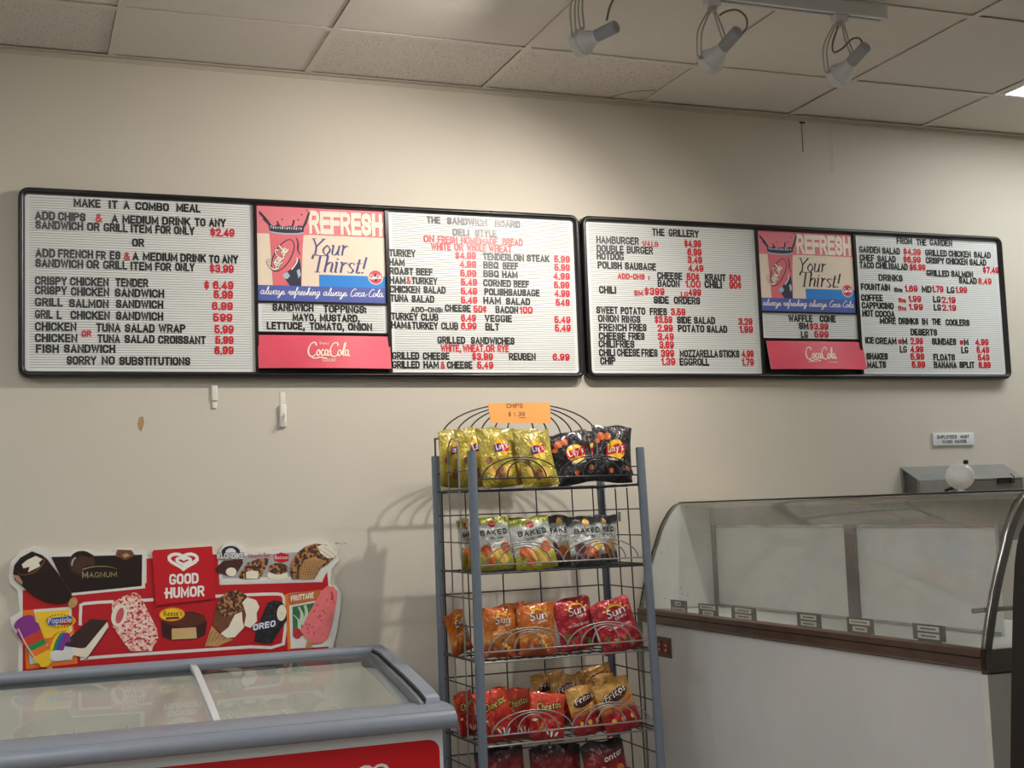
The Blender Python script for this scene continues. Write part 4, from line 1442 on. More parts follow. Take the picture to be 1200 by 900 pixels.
b.poly(f3, [(50, 590), (66, 500), (92, 420), (140, 376), (200, 360), (262, 392), (290, 440), (250, 560), (180, 660), (110, 640)], m_choc3, 7 * L)
b.poly(f3, [(70, 480), (96, 410), (150, 370), (210, 362), (264, 400), (250, 480), (180, 520), (110, 540)], m_nuts, 8 * L)
b.poly(f3, [(100, 640), (150, 600), (190, 520), (236, 500), (240, 560), (250, 600), (190, 664), (140, 668)], m_vanilla, 9 * L)
b.poly(f3, [(240, 440), (270, 408), (326, 426), (348, 470), (330, 510), (332, 560), (290, 604), (250, 590), (262, 520)], m_vanilla, 9 * L)
b.build('cone_picture', r)
b = MB()
b.poly(f3, [(316, 690), (326, 620), (360, 540), (398, 448), (440, 428), (490, 436), (520, 472), (524, 556), (480, 620), (430, 700), (400, 706)], m_cookie, 5 * L)
b.ellipse(f3, 490, 508, 30, 52, m_vanilla, 6 * L, rot=.12)
b.nib(f3, [(480, 500), (500, 520)], (10, 6), m_greyp, 7 * L)
for dx, dy in ((-3, 0), (3, 0), (0, 3), (0, -3)):
    block_text(b, f3, 'OREO', 308 + dx, 450 + dx, 622 + dy, 40, m_bluep, 8 * L, flip=-1, slope=-.2)
block_text(b, f3, 'OREO', 308, 450, 622, 40, m_pwhite, 9 * L, flip=-1, slope=-.2)
b.build('cookie_bar_picture', r)
b = MB()
b.poly(f3, [(512, 390), (536, 384), (560, 740), (530, 745)], m_orange, 3 * L)
b.poly(f3, [(536, 384), (740, 362), (800, 560), (796, 724), (548, 738)], m_swhite, 3 * L)
b.poly(f3, [(532, 386), (740, 360), (734, 424), (540, 460)], mat('fruit_banner', (196, 108, 44), .45), 5 * L)
block_text(b, f3, 'FRUTTARE', 550, 694, 436, 36, m_pwhite, 6 * L, flip=-1, slope=-.16)
b.poly(f3, [(560, 470), (720, 440), (720, 640), (562, 660)], mat('leaf_print', (58, 110, 70), .45, var=.5, scale=40), 4 * L)
for q in ([(566, 520), (600, 560), (604, 620)], [(600, 470), (620, 520), (612, 580)], [(640, 460), (650, 520), (630, 590)]):
    b.nib(f3, q, (22, 16), mat('leaf_pale', (190, 208, 186), .45, var=.1), 5 * L)
b.ellipse(f3, 590, 640, 28, 34, mat('berry_print', (190, 44, 60), .45, var=.3, scale=150), 6 * L)
b.build('fruit_box_picture', r)
b = MB()
b.poly(f3, [(608, 624), (660, 516), (744, 366), (780, 336), (820, 340), (844, 370), (842, 420), (812, 580), (786, 668), (744, 704), (686, 704), (640, 664)], m_pinkp, 9 * L)
random.seed(11)
for q in range(16):
    t, s_ = random.random(), random.uniform(-.6, .6)
    b.ellipse(f3, 660 + 130 * t + 60 * s_, 640 - 230 * t + 40 * s_, 5, 6, mat('berry_fleck', (190, 62, 72), .45), 10 * L, n=8)
b.nib(f3, [(806, 372), (814, 404), (808, 424)], (16, 10), mat('berry_fleck', (190, 62, 72), .45), 10 * L)
b.poly(f3, [(650, 690), (684, 700), (680, 736), (640, 736)], m_tan, 8 * L)
b.build('fruit_pop_picture', r)

# ------------------------------------------------------------------ chest freezer
m_fgrey = mat('freezer_grey_plastic', (136, 142, 154), .38, var=.03)
m_fgrey2 = mat('freezer_rail_grey', (120, 124, 132), .4, var=.03)
m_fwhite = mat('freezer_white', (222, 226, 230), .35, var=.01)
m_liner = mat('freezer_liner', (226, 224, 214), .4, var=.03)
m_decal = mat('freezer_red_decal', (214, 14, 30), .3, var=.02)
m_fglass = glass('freezer_glass', (.94, .96, .95), .05, (190, 190, 182), ior=1.5)
FX1, FX0 = .777, -.40
prof = [(-.05, .885), (-.06, .899), (-.097, .905), (-.243, .897), (-.351, .880), (-.503, .857), (-.644, .832), (-.709, .815), (-.765, .800), (-.785, .785), (-.79, .759), (-.77, .752), (-.745, .752)]
r = thing('chest_freezer', 'white ice cream chest freezer with grey rim and sliding glass lids', 'freezer', ((FX0 + FX1) / 2, -.4, 0))
fyz = lambda y, z, x: Vector((x, y, z))


def topz(y):
    P = [p for p in prof[2:10]]
    for (a, za), (c, zc) in zip(P, P[1:]):
        if a >= y >= c:
            return za + (zc - za) * (y - a) / (c - a)
    return P[0][1] if y > P[0][0] else P[-1][1]


# cabinet: outer shell and inner liner
b = MB()
yb, yf = -.07, -.745
WT = .055
b.box((FX0 + .01, yf, .06), (FX1 - .01, yf + WT, .77), m_fwhite)
b.box((FX0 + .01, yb - WT, .06), (FX1 - .01, yb, .84), m_fwhite)
side = [(yf + WT, .06), (yb - WT, .06), (yb - WT, .84), (-.2, .845), (-.35, .825), (-.5, .80), (-.62, .775), (yf + WT, .76)]
b.prism(side, FX0 + .01, FX0 + .01 + WT, fyz, m_fwhite)
b.prism(side, FX1 - .01 - WT, FX1 - .01, fyz, m_fwhite)
b.box((FX0 + .01, yf, .04), (FX1 - .01, yb, .06), m_fwhite)
b.build('cabinet', r)
b = MB()
xi0, xi1, yi0, yi1 = FX0 + .068, FX1 - .068, yf + WT + .004, yb - WT - .004
b.box((xi0, yi0, .40), (xi1, yi1, .415), m_liner)
sl = [(yi0, .415), (yi1, .415), (yi1, .85), (-.2, .845), (-.35, .825), (-.5, .80), (-.62, .775), (yi0, .765)]
b.prism(sl, xi0, xi0 + .003, fyz, m_liner)
b.prism(sl, xi1 - .003, xi1, fyz, m_liner)
b.box((xi0, yi1 - .003, .415), (xi1, yi1, .86), m_liner)
b.box((xi0, yi0, .415), (xi1, yi0 + .003, .78), m_liner)
b.build('liner', r)
for xx in (FX0 + .1, FX1 - .1):
    for yy in (-.15, -.65):
        MB().lathe([(.0, 0), (.025, 0), (.025, .041), (0, .041)], (xx, yy, 0), (0, 0, 1), m_frame).build('foot', r)
# grey moulded rim: back rail, front lip and two end cheeks following the curved profile
b = MB()
back = [(-.05, .83), (-.05, .885), (-.06, .899), (-.097, .905), (-.15, .904), (-.15, .880), (-.118, .875), (-.118, .83)]
b.prism(back, FX0, FX1, fyz, m_fgrey, True)
b.build('rear_rail', r)
b = MB()
front = [(-.622, .794), (-.635, .800), (-.70, .802), (-.75, .799), (-.776, .791), (-.790, .774), (-.79, .754), (-.775, .746), (-.70, .746), (-.622, .76)]
b.prism(front, FX0, FX1 + .018, fyz, m_fgrey, True)
# soft step line along the lip
b.tube([(FX0, -.770, .792), (FX1 + .017, -.770, .792)], .003, m_fgrey, n=6)
b.build('front_lip', r)
ys = [-.097, -.17, -.243, -.30, -.351, -.43, -.503, -.58, -.644, -.70]
for xa, xb in ((FX1 - .038, FX1), (FX0, FX0 + .038)):
    pr = [(y, topz(y)) for y in ys] + [(y, topz(y) - .075) for y in reversed(ys)]
    MB().prism(pr, xa, xb, fyz, m_fgrey, True).build('end_cheek', r)
for xa, xb in ((FX1 - .055, FX1 - .038), (FX0 + .038, FX0 + .055)):
    b = MB()
    pr = [(y, topz(y) - .010) for y in ys[1:]] + [(y, topz(y) - .03) for y in reversed(ys[1:])]
    b.prism(pr, xa, xb, fyz, m_fgrey2, True)
    pr = [(y, topz(y) - .004) for y in ys[1:]] + [(y, topz(y) - .02) for y in reversed(ys[1:])]
    q = xa + .010 if xa > 0 else xb - .016
    b.prism(pr, q, q + .004, fyz, m_dark, True)
    b.build('slide_track', r)
MX = .203


def gz(y):
    """height of the sliding glass: it dips below the end cheeks towards the front"""
    return topz(y) - .014 - .030 * max(0, (-.15 - y)) / .48




def lid(xa, xb, dz, hand):
    p = MB()
    yy = [-.15, -.2, -.25, -.30, -.351, -.40, -.45, -.503, -.55, -.59, -.628]
    p.sheet([(y, gz(y) - dz) for y in yy], xa, xb, fyz, m_fglass)
    o = p.build('sliding_glass', r)
    e = MB()
    for x0_, x1_ in hand:
        pr = [(y, gz(y) + .007 - dz) for y in yy] + [(y, gz(y) - .005 - dz) for y in reversed(yy)]
        e.prism(pr, x0_, x1_, fyz, m_fgrey2 if x0_ > .5 or x0_ < -.2 else m_white_metal, True)
    e.build('glass_edge', o)
    return o


la = lid(FX0 + .055, MX + .012, .010, [(MX - .004, MX + .012)])
lb = lid(MX - .004, FX1 - .055, .0, [(MX - .008, MX + .010)])
# small dark maker's marks near the front of the left glass
b = MB()


def fg(px, py, d):
    q = at(px, py, -.60)
    y = -.60
    for _ in range(4):
        zz = gz(y) - .010
        q = atz(px, py, zz)
        y = min(max(q.y, -.625), -.16)
    return Vector((q.x, q.y, gz(y) - .0100 + d))


mk = mat('mark_ink', (52, 54, 56), .6, var=0)
for cx, cy in ((182, 846.5), (222.5, 842)):
    b.poly(fg, [(cx - 3, cy - 3), (cx + 3, cy - 3.5), (cx + 1, cy + .2), (cx - 1, cy + .3)], mk, .0016)
    b.poly(fg, [(cx - 8, cy + 1.6), (cx + 8, cy - .2), (cx + 8, cy + 1.6), (cx - 8, cy + 3.4)], mk, .0016)
b.build('glass_marking', la)
# wire baskets / dividers inside
m_wire_w = mat('white_wire', (228, 228, 224), .4, var=0)
for k, xx in enumerate((-.12, .02, .30, .46, .62)):
    b = MB()
    for z in (.60, .74):
        b.tube([(xx, yi0 + .02, z), (xx, yi1 - .02, z)], .003, m_wire_w, n=6)
    for q in range(9):
        y = yi0 + .02 + (yi1 - yi0 - .04) * q / 8
        b.tube([(xx, y, .416), (xx, y, .74)], .0022, m_wire_w, n=6)
    b.build('wire_divider', r)
# front decal with the heart swirl and decal edge
DY = yf - .0008
dz_ = MB()
p0, p1 = at(440, 872, DY), at(515, 866, DY)
zt = at(490, 868.2, DY).z
xr = at(515.5, 890, DY).x
rad = .03
pp = [(FX0 + .05, .12), (xr, .12)] + [(xr - rad + rad * math.cos(a), zt - rad + rad * math.sin(a)) for a in [i * math.pi / 12 for i in range(7)]] + [(FX0 + .05 + rad - rad * math.sin(a), zt - rad + rad * math.cos(a)) for a in [i * math.pi / 12 for i in range(7)]]
dz_.prism(pp, DY, yf + .0003, lambda a, c, t: Vector((a, t, c)), m_decal)
dc = dz_.build('red_decal', r)
fd = lambda x, z, d: Vector((x, DY - d, z))
hc = at(437, 893, DY)
b = MB()
hz = hc.z - .036
for s_, w_ in ((.040, .007), (.021, .006)):
    q = [(hc.x + (x - 0), z) for x, z in [(hx, 2 * hz - hy) for hx, hy in heart(0, hz, s_, s_ * .9)]]
    q = [(hc.x + hx, hz + (hz - hy)) for hx, hy in heart(0, hz, s_, s_ * .9)]
    b.nib(fd, q, (w_, w_ * .8), m_pwhite, .0004, sub=1, minw=.8, closed=True)
b.build('heart_logo', dc)
# ------------------------------------------------------------------ wire snack rack
m_post = mat('rack_post_steel', (124, 134, 150), .38, .3, var=.06, scale=60)
m_wire = mat('rack_wire', (70, 70, 74), .35, .5, var=.05)
m_wire_l = mat('rack_wire_bright', (150, 148, 146), .35, .4, var=.05)
RB, RF = -.20, -.508
XL, XR = .957, 1.499
ZTOP = 1.479
rk = thing('snack_rack', 'tall grey wire snack rack with sun-ray arches standing against the wall', 'display rack', ((XL + XR) / 2, -.35, 0))
LEAN = .026


def lx(x, z):
    """the right-hand side of the rack splays out a little towards the floor"""
    t = (x - XL) / (XR - XL)
    return x + t * LEAN * (ZTOP - z) / 0.9 * .8 + (1 - t) * .003 * (ZTOP - z)


posts = [(XL, RF), (XR, RF), (XL - .012, RB), (XR + .004, RB)]
for x, y in posts:
    b = MB()
    b.tube([(lx(x, 0.0), y, 0.0), (lx(x, .7), y, .7), (lx(x, ZTOP), y, ZTOP)], .0135, m_post, n=14)
    o = b.build('post', rk)
    MB().lathe([(0, .0005), (.0105, .0005), (.0105, .0012)], (lx(x, ZTOP), y, ZTOP - .0003), (0, 0, 1), m_dark, n=14).build('open_end', o)
xm = (XL + XR) / 2
SHZ = [at(660, py, RF).z for py in (571, 667.5, 770, 866.5)]
SHZ.append(SHZ[3] - (SHZ[2] - SHZ[3]))
SHZ.append(SHZ[4] - (SHZ[2] - SHZ[3]))
w0 = .0024
for k, z in enumerate(SHZ):
    xa, xb = lx(XL, z) + .014, lx(XR, z) - .014
    b = MB()
    yf, yb = RF + .002, RB - .006
    loop = [(xa, yf, z), (xb, yf, z), (xb, yb, z), (xa, yb, z)]
    b.tube(loop + [loop[0]], .003, m_wire_l if k > 1 else m_wire, n=6)
    for q in range(1, 14):
        x = xa + (xb - xa) * q / 14
        b.tube([(x, yf, z + .002), (x, yb, z + .002)], .0018, m_wire, n=5)
    for q in range(1, 4):
        y = yf + (yb - yf) * q / 4
        b.tube([(xa, y, z - .001), (xb, y, z - .001)], .0024, m_wire, n=5)
    # clips into the posts
    for x, s_ in ((xa, -1), (xb, 1)):
        for y in (yf, yb):
            b.tube([(x, y, z), (x + s_ * .012, y, z)], .004, m_wire, n=6)
    sh = b.build('shelf', rk)
    g = MB()
    zu = z + (.031 if k == 0 else .024 if k < 2 else .030)
    mw = m_wire if k == 0 else m_wire_l
    g.tube([(xa, yf - .001, z), (xa, yf - .001, zu), (xb, yf - .001, zu), (xb, yf - .001, z)], .0026, mw, n=6)
    for cx, hw in ((xa + (xb - xa) * .265, (xb - xa) * .235), (xa + (xb - xa) * .735, (xb - xa) * .235)):
        for fr, hh in ((1.0, .062), (.66, .056), (.36, .049)):
            pts = [(cx + hw * fr * math.cos(a), yf - .001, zu + hh * math.sin(a)) for a in [math.pi * i / 16 for i in range(17)]]
            g.tube(pts, .0022, mw, n=6)
    g.build('sun_ray_guard', sh)
# side panels: two uprights joined by a loop at the top, with cross wires at each shelf
for xs, nm in ((XL, 'l'), (XR, 'r')):
    b = MB()
    X_ = lambda z, t: lx(xs - (.012 if nm == 'l' else -.004) * t, z)
    ysd = [RF + (RB - RF) * q for q in (.36, .64)]
    zt = 1.495 if nm == 'l' else 1.36
    arc = [(X_(zt, .5), (ysd[0] + ysd[1]) / 2 + (ysd[0] - ysd[1]) / 2 * math.cos(a), zt + .03 * math.sin(a)) for a in [math.pi * i / 8 for i in range(9)]] if nm == 'l' else []
    lineA = [(X_(z, .36), ysd[0], z) for z in (.1, .6, 1.0, zt)]
    lineB = [(X_(z, .64), ysd[1], z) for z in (zt, 1.0, .6, .1)]
    if nm == 'l':
        b.tube(lineA + arc[1:-1] + lineB, .0024, m_wire_l, n=6)
    else:
        b.tube(lineA, .0022, m_wire, n=6)
        b.tube(lineB, .0022, m_wire, n=6)
    b.tube([(X_(z, .96), RB - .018, z) for z in (.1, .7, 1.36)], .002, m_wire_l if nm == 'l' else m_wire, n=6)
    for z in SHZ:
        for dz in ((.058, -.072, -.152) if z == SHZ[0] else (-.072, -.152)):
            if z + dz > .1:
                b.tube([(X_(z + dz, 0), RF, z + dz), (X_(z + dz, 1), RB, z + dz)], .0022, m_wire, n=6)
        b.tube([(X_(z, 0), RF, z + .003), (X_(z, 1), RB, z + .003)], .003, m_wire, n=6)
    b.build('side_wires', rk)
b = MB()
for t in (.01, .15, .36, .59, .82, .955):
    b.tube([(lx(XL + (XR - XL) * t, z), RB + .004, z) for z in (.1, .7, 1.37)], .0022, m_wire, n=6)
for z in SHZ:
    if z - .072 > .1:
        b.tube([(lx(XL - .01, z), RB + .002, z - .072), (lx(XR, z), RB + .002, z - .072)], .0024, m_wire, n=6)
b.build('back_grid', rk)
# fan of arches above the top shelf
b = MB()
hc = at(611, 528, RB)
HZ0 = at(511, 514, RB).z
ppm = F_PX / depth((xm, RB, 1.4))
for a_px, b_px in ((98, 40), (81, 37.5), (66, 36), (51, 35), (34, 34), (17, 33)):
    a, hh = a_px / ppm, b_px / ppm
    pts = [(hc.x + a * math.cos(t), RB, HZ0 + hh * math.sin(t)) for t in [math.pi * i / 24 for i in range(25)]]
    b.tube(pts, .0025, m_wire, n=6)
b.tube([(lx(XL - .012, HZ0), RB, HZ0), (lx(XR + .004, HZ0), RB, HZ0)], .003, m_wire, n=6)
for x in (XL - .012, XR + .004):
    b.tube([(lx(x, HZ0), RB, HZ0 + .001), (lx(x, HZ0), RB, ZTOP - .03)], .003, m_wire, n=6)
b.build('header_arch', rk)
# orange price card clipped on the header
CY = RB - .006
fc = lambda x, y, d: at(x, y, CY) + Vector((0, -d, 0))
cq = [(572, 472.5), (644.5, 471.5), (645.5, 496), (575, 495.5)]
pq = [fc(x, y, 0) for x, y in cq]
b = MB().prism([(p.x, p.z) for p in pq], CY + .0012, CY, lambda a, c, t: Vector((a, t, c)), mat('orange_card', (255, 176, 98), .8, var=.02))
pc = b.build('price_card')
tag(pc, 'orange card with the hand-written chips price, clipped on top of the rack', 'price card')
b = MB()
ink = mat('pencil_ink', (120, 84, 52), .7, var=0)
block_text(b, fc, 'CHIPS', 593.5, 612.5, 478.2, 5.4, ink, .0006, flip=-1, w=.13)
block_text(b, fc, '$', 595.5, 599, 488, 5.2, ink, .0006, flip=-1, w=.13)
block_text(b, fc, '1', 602, 603.4, 488, 4.8, ink, .0006, flip=-1, w=.13)
block_text(b, fc, '.39', 606, 615, 487.6, 5.0, ink, .0006, flip=-1, w=.13)
b.poly(fc, [(608.5, 489.2), (616, 489.4), (616, 490), (608.5, 489.8)], ink, .0006)
b.build('handwriting', pc)
# small white tag on a right-hand cross wire
p = at(725, 605, -.36)
q = atx(726, 605, lx(XR, 1.28))
MB().rbox((q.x - .002, q.y - .008, q.z - .016), (q.x + .002, q.y + .008, q.z + .014), mat('wire_tag', (176, 172, 160), .6), .0015, 2).build('wire_tag', rk)

# ------------------------------------------------------------------ chip bags
random.seed(7)


def foil(name, bands, rough=.3, warp=.05, metal=.25):
    """crinkled film printed in bands from bottom (0) to top (1)"""
    if name in _M:
        return _M[name]
    m = bpy.data.materials.new(name)
    m.use_nodes = True
    nt = m.node_tree
    b = nt.nodes['Principled BSDF']
    b.inputs['Roughness'].default_value = rough
    b.inputs['Metallic'].default_value = metal
    b.inputs['Coat Weight'].default_value = .4
    b.inputs['Coat Roughness'].default_value = .15
    uv = nt.nodes.new('ShaderNodeUVMap')
    sp = nt.nodes.new('ShaderNodeSeparateXYZ')
    nt.links.new(uv.outputs[0], sp.inputs[0])
    n = nt.nodes.new('ShaderNodeTexNoise')
    n.inputs['Scale'].default_value = 5
    n.inputs['Detail'].default_value = 3
    nt.links.new(uv.outputs[0], n.inputs['Vector'])
    ma = nt.nodes.new('ShaderNodeMath')
    ma.operation = 'MULTIPLY_ADD'
    ma.inputs[1].default_value = warp * 2
    nt.links.new(n.outputs['Fac'], ma.inputs[0])
    ad = nt.nodes.new('ShaderNodeMath')
    ad.operation = 'SUBTRACT'
    nt.links.new(sp.outputs['Y'], ma.inputs[2])
    nt.links.new(ma.outputs[0], ad.inputs[0])
    ad.inputs[1].default_value = warp
    r = nt.nodes.new('ShaderNodeValToRGB')
    el = r.color_ramp.elements
    while len(el) > 1:
        el.remove(el[-1])
    el[0].position = bands[0][0]
    el[0].color = lin(bands[0][1])
    for p_, c_ in bands[1:]:
        e = el.new(p_)
        e.color = lin(c_)
    nt.links.new(ad.outputs[0], r.inputs['Fac'])
    nt.links.new(r.outputs['Color'], b.inputs['Base Color'])
    n2 = nt.nodes.new('ShaderNodeTexNoise')
    n2.inputs['Scale'].default_value = 9
    n2.inputs['Detail'].default_value = 5
    n2.inputs['Distortion'].default_value = 1.2
    nt.links.new(uv.outputs[0], n2.inputs['Vector'])
    bp = nt.nodes.new('ShaderNodeBump')
    bp.inputs['Strength'].default_value = .55
    bp.inputs['Distance'].default_value = .012
    nt.links.new(n2.outputs['Fac'], bp.inputs['Height'])
    nt.links.new(bp.outputs['Normal'], b.inputs['Normal'])
    _M[name] = m
    return m


FOIL = {
    'yellow': foil('foil_yellow', [(0, (132, 116, 34)), (.22, (172, 152, 48)), (.5, (192, 170, 62)), (.8, (178, 158, 64)), (1, (156, 142, 62))]),
    'black': foil('foil_black', [(0, (20, 18, 20)), (.5, (26, 22, 24)), (1, (34, 28, 30))]),
    'bakedgreen': foil('foil_baked_green', [(0, (150, 146, 30)), (.26, (190, 180, 60)), (.36, (216, 216, 204)), (.82, (214, 216, 214)), (.88, (150, 152, 48)), (1, (128, 132, 40))]),
    'bakeddark': foil('foil_baked_dark', [(0, (44, 44, 48)), (.2, (60, 60, 62)), (.32, (206, 206, 204)), (.78, (214, 214, 212)), (.84, (56, 56, 58)), (1, (34, 34, 38))]),
    'sunorange': foil('foil_orange', [(0, (150, 62, 30)), (.2, (190, 88, 36)), (.34, (226, 150, 70)), (.55, (214, 118, 36)), (1, (196, 96, 34))]),
    'sunred': foil('foil_red', [(0, (140, 18, 30)), (.3, (170, 26, 40)), (.6, (188, 30, 44)), (1, (168, 24, 36))]),
    'cheetos': foil('foil_cheetos', [(0, (150, 14, 24)), (.3, (196, 26, 30)), (.5, (206, 40, 30)), (.7, (222, 76, 34)), (1, (206, 60, 34))]),
    'fritos': foil('foil_fritos', [(0, (150, 20, 28)), (.38, (186, 28, 36)), (.48, (206, 150, 70)), (.8, (214, 164, 84)), (1, (190, 134, 60))]),
    'darkred': foil('foil_dark_red', [(0, (110, 12, 22)), (.5, (150, 20, 30)), (.78, (120, 16, 26)), (.92, (36, 20, 24)), (1, (24, 18, 22))]),
}
BACKF = foil('foil_silver', [(0, (150, 150, 152)), (1, (170, 170, 172))])
m_lred = mat('logo_red', (196, 24, 40), .3, var=0)
m_lyel = mat('logo_yellow', (246, 190, 40), .3, var=.05)
m_lwhite = mat('logo_white', (240, 238, 234), .3, var=0)
m_lpurple = mat('logo_purple', (96, 40, 110), .3, var=0)
m_chipy = mat('chip_yellow', (226, 182, 84), .5, var=.15, scale=200)
m_chipo = mat('chip_orange', (206, 104, 50), .5, var=.2, scale=200)
m_chipb = mat('chip_brown', (140, 84, 52), .5, var=.25, scale=200)
m_potato = mat('potato_plum', (110, 66, 74), .5, var=.3, scale=200)
m_sunlet = mat('sun_letter_shadow', (90, 66, 60), .4, var=0)
ROWN = ['top shelf', 'second shelf', 'third shelf', 'fourth shelf', 'lowest shelf']


def bag(kind, cx, cy, wpx, hpx, Y, roll, yaw, lean, label, group):
    c = at(cx, cy, Y)
    k = depth(c) / F_PX
    w, h = wpx * k, hpx * k
    t = .26 * w
    M = Matrix.Rotation(math.radians(yaw), 4, 'Z') @ Matrix.Rotation(math.radians(-lean), 4, 'X') @ Matrix.Rotation(math.radians(-roll), 4, 'Y')
    base = c - (M @ Vector((0, 0, h / 2)))
    r = thing('chip_bag', label, 'bag of chips', base, M, group)
    s = random.random() * 50
    fold = random.uniform(-.5, .5)

    def surf(u, v, side, d=0.0):
        """u,v in -1..1; side -1 is the printed front"""
        env = max(0.0, 1 - abs(u) ** 2.4) ** .75 * max(0.0, 1 - abs(v) ** 3.2) ** .7
        wr = 1.5 * (.10 * math.sin(5.1 * u + 2.2 * v + s) + .07 * math.sin(9 * v - 4 * u + s * 1.7) + .06 * math.sin(13 * u * v + s) - .16 * math.exp(-((u - .7 * v - fold) / .12) ** 2)
              + .05 * math.sin(17 * u + 11 * v + 2 * s))
        seal = max(0, abs(v) - .86) / .14
        yy = side * (t / 2 * env * (1 + wr) + .0012) + .004 * math.sin(4 * u + s) * seal
        wid = 1 - .06 * (1 - abs(v) ** 2) * (1 + .3 * math.sin(s + 3 * v))
        zz = .5 + v * .5 + (.016 * math.sin(5 * u + s) + .014 * math.sin(2.2 * u + 2 * s)) * (v if v > 0 else 0) - .02 * u * u * v
        return M @ Vector((u * w / 2 * wid, yy + side * d, zz * h)) + base
    NU, NV = 22, 28
    b = MB()
    for side in (-1, 1):
        vs, uvs, fs = [], [], []
        for j in range(NV + 1):
            for i in range(NU + 1):
                u, v = -1 + 2 * i / NU, -1 + 2 * j / NV
                vs.append(surf(u, v, side))
                uvs.append((u * .5 + .5 + s, v * .5 + .5))
        for j in range(NV):
            for i in range(NU):
                q = (j * (NU + 1) + i, j * (NU + 1) + i + 1, (j + 1) * (NU + 1) + i + 1, (j + 1) * (NU + 1) + i)
                fs.append(q if side < 0 else tuple(reversed(q)))
        b.add(vs, fs, FOIL[kind], True, uvs)
    edge = [(-1 + 2 * i / NU, -1) for i in range(NU)] + [(1, -1 + 2 * j / NV) for j in range(NV)] + [(1 - 2 * i / NU, 1) for i in range(NU)] + [(-1, 1 - 2 * j / NV) for j in range(NV)]
    n = len(edge)
    b.add([surf(u, v, -1) for u, v in edge] + [surf(u, v, 1) for u, v in edge], [(i, (i + 1) % n, n + (i + 1) % n, n + i) for i in range(n)], FOIL[kind], True, [(u * .5 + .5 + s, v * .5 + .5) for u, v in edge] * 2)
    bo = b.build('pouch', r)
    f = lambda u, v, d: surf(u, v, -1, d)
    E = .0007

    def logo_lays(cu, cv, sc, disc, tilt=.12):
        g = MB()
        g.ellipse(f, cu, cv, .36 * sc, .26 * sc, disc, E, rings=3)
        g.grid(lambda x, y, d: f(x, y + tilt * (x - cu), d), cu - .36 * sc, cv - .10 * sc, cu + .36 * sc, cv + .13 * sc, 8, 3, m_lred if kind != 'yellow' else m_lpurple, 2 * E)
        if kind == 'yellow':
            g.grid(lambda x, y, d: f(x, y + tilt * (x - cu), d), cu + .02 * sc, cv - .12 * sc, cu + .36 * sc, cv + .13 * sc, 4, 3, m_lred, 2.5 * E)
        g.text(f, "Lay's", cu - .29 * sc, cu + .30 * sc, cv - .07 * sc, .16 * sc, m_lwhite, 3.6 * E, sub=1, slope=tilt)
        g.build('logo', r)
    if kind == 'yellow':
        logo_lays(.12, .28, 1.15, m_lyel)
        g = MB()
        for q, (a, c2, rr) in enumerate(((-.45, -.42, .26), (-.1, -.55, .24), (.3, -.5, .26), (-.62, -.1, .16))):
            g.ellipse(f, a, c2, rr, rr * .7, (m_chipy, m_chipb)[q % 2] if q != 3 else m_chipb, E, rings=3, n=16)
        g.build('chips_picture', r)
    elif kind == 'black':
        logo_lays(.1, .12, 1.35, m_lyel)
        g = MB()
        for a, c2, rr in ((-.62, .60, .2), (-.3, .62, .18), (-.82, .42, .13), (.75, -.5, .15), (-.1, -.6, .12)):
            g.ellipse(f, a, c2, rr, rr * .75, m_chipo if a < .5 else m_chipb, E, rings=3, n=14)
        g.build('chips_picture', r)
        g = MB()
        g.text(f, 'BARBECUE', -.25, .5, -.26, .07, m_lwhite, 2 * E, sub=0)
        g.build('flavour_text', r)
    elif kind in ('bakedgreen', 'bakeddark'):
        g = MB()
        g.ellipse(f, .0, .72, .2, .13, m_lyel if kind == 'bakeddark' else m_lred, E, rings=2, n=18)
        g.text(f, "Lay's", -.14, .15, .68, .1, m_lwhite, 3 * E, sub=0)
        g.build('logo', r)
        g = MB()
        block_text(g, f, 'BAKED', -.72, .74, .30, .2, m_black_letter, 2.4 * E, w=.2)
        g.text(f, 'OVEN CRISP', -.3, .5, .15, .06, m_black_letter, 2 * E, sub=0)
        g.build('flavour_text', r)
        g = MB()
        for q, (a, c2, rr) in enumerate(((-.5, -.28, .3), (.05, -.42, .3), (.55, -.2, .28), (.4, -.62, .25), (-.3, -.68, .22))):
            g.ellipse(f, a, c2, rr, rr * .75, (m_chipo, m_chipy, m_chipo, m_chipy, m_chipo)[q] if kind == 'bakedgreen' else (m_potato, m_chipo, m_chipy, m_chipb, m_potato)[q], E * (1 + .3 * q), rings=3, n=16)
        g.build('chips_picture', r)
    elif kind in ('sunorange', 'sunred'):
        g = MB()
        cu, cv = .08, .38
        arcp = [(cu + .42 * math.cos(a), cv + .12 + .24 * math.sin(a)) for a in [math.pi * i / 12 for i in range(13)]]
        g.nib(f, arcp, (.05, .05), m_lyel, E, sub=1, minw=.9)
        for i in range(1, 12, 2):
            a = math.pi * i / 12
            g.nib(f, [(cu + .5 * math.cos(a), cv + .12 + .29 * math.sin(a)), (cu + .64 * math.cos(a), cv + .12 + .37 * math.sin(a))], (.04, .04), m_lyel, E, sub=1, minw=.9)
        g.text(f, 'Sun', cu - .47, cu + .49, cv - .12, .31, m_sunlet, 2 * E, sub=2, slope=.12)
        g.text(f, 'Sun', cu - .49, cu + .47, cv - .10, .30, m_lwhite, 3.6 * E, sub=2, slope=.12)
        g.text(f, 'CHIPS', cu - .1, cu + .46, cv - .20, .10, m_lwhite, 3 * E, sub=1, slope=.1)
        g.build('logo', r)
        g = MB()
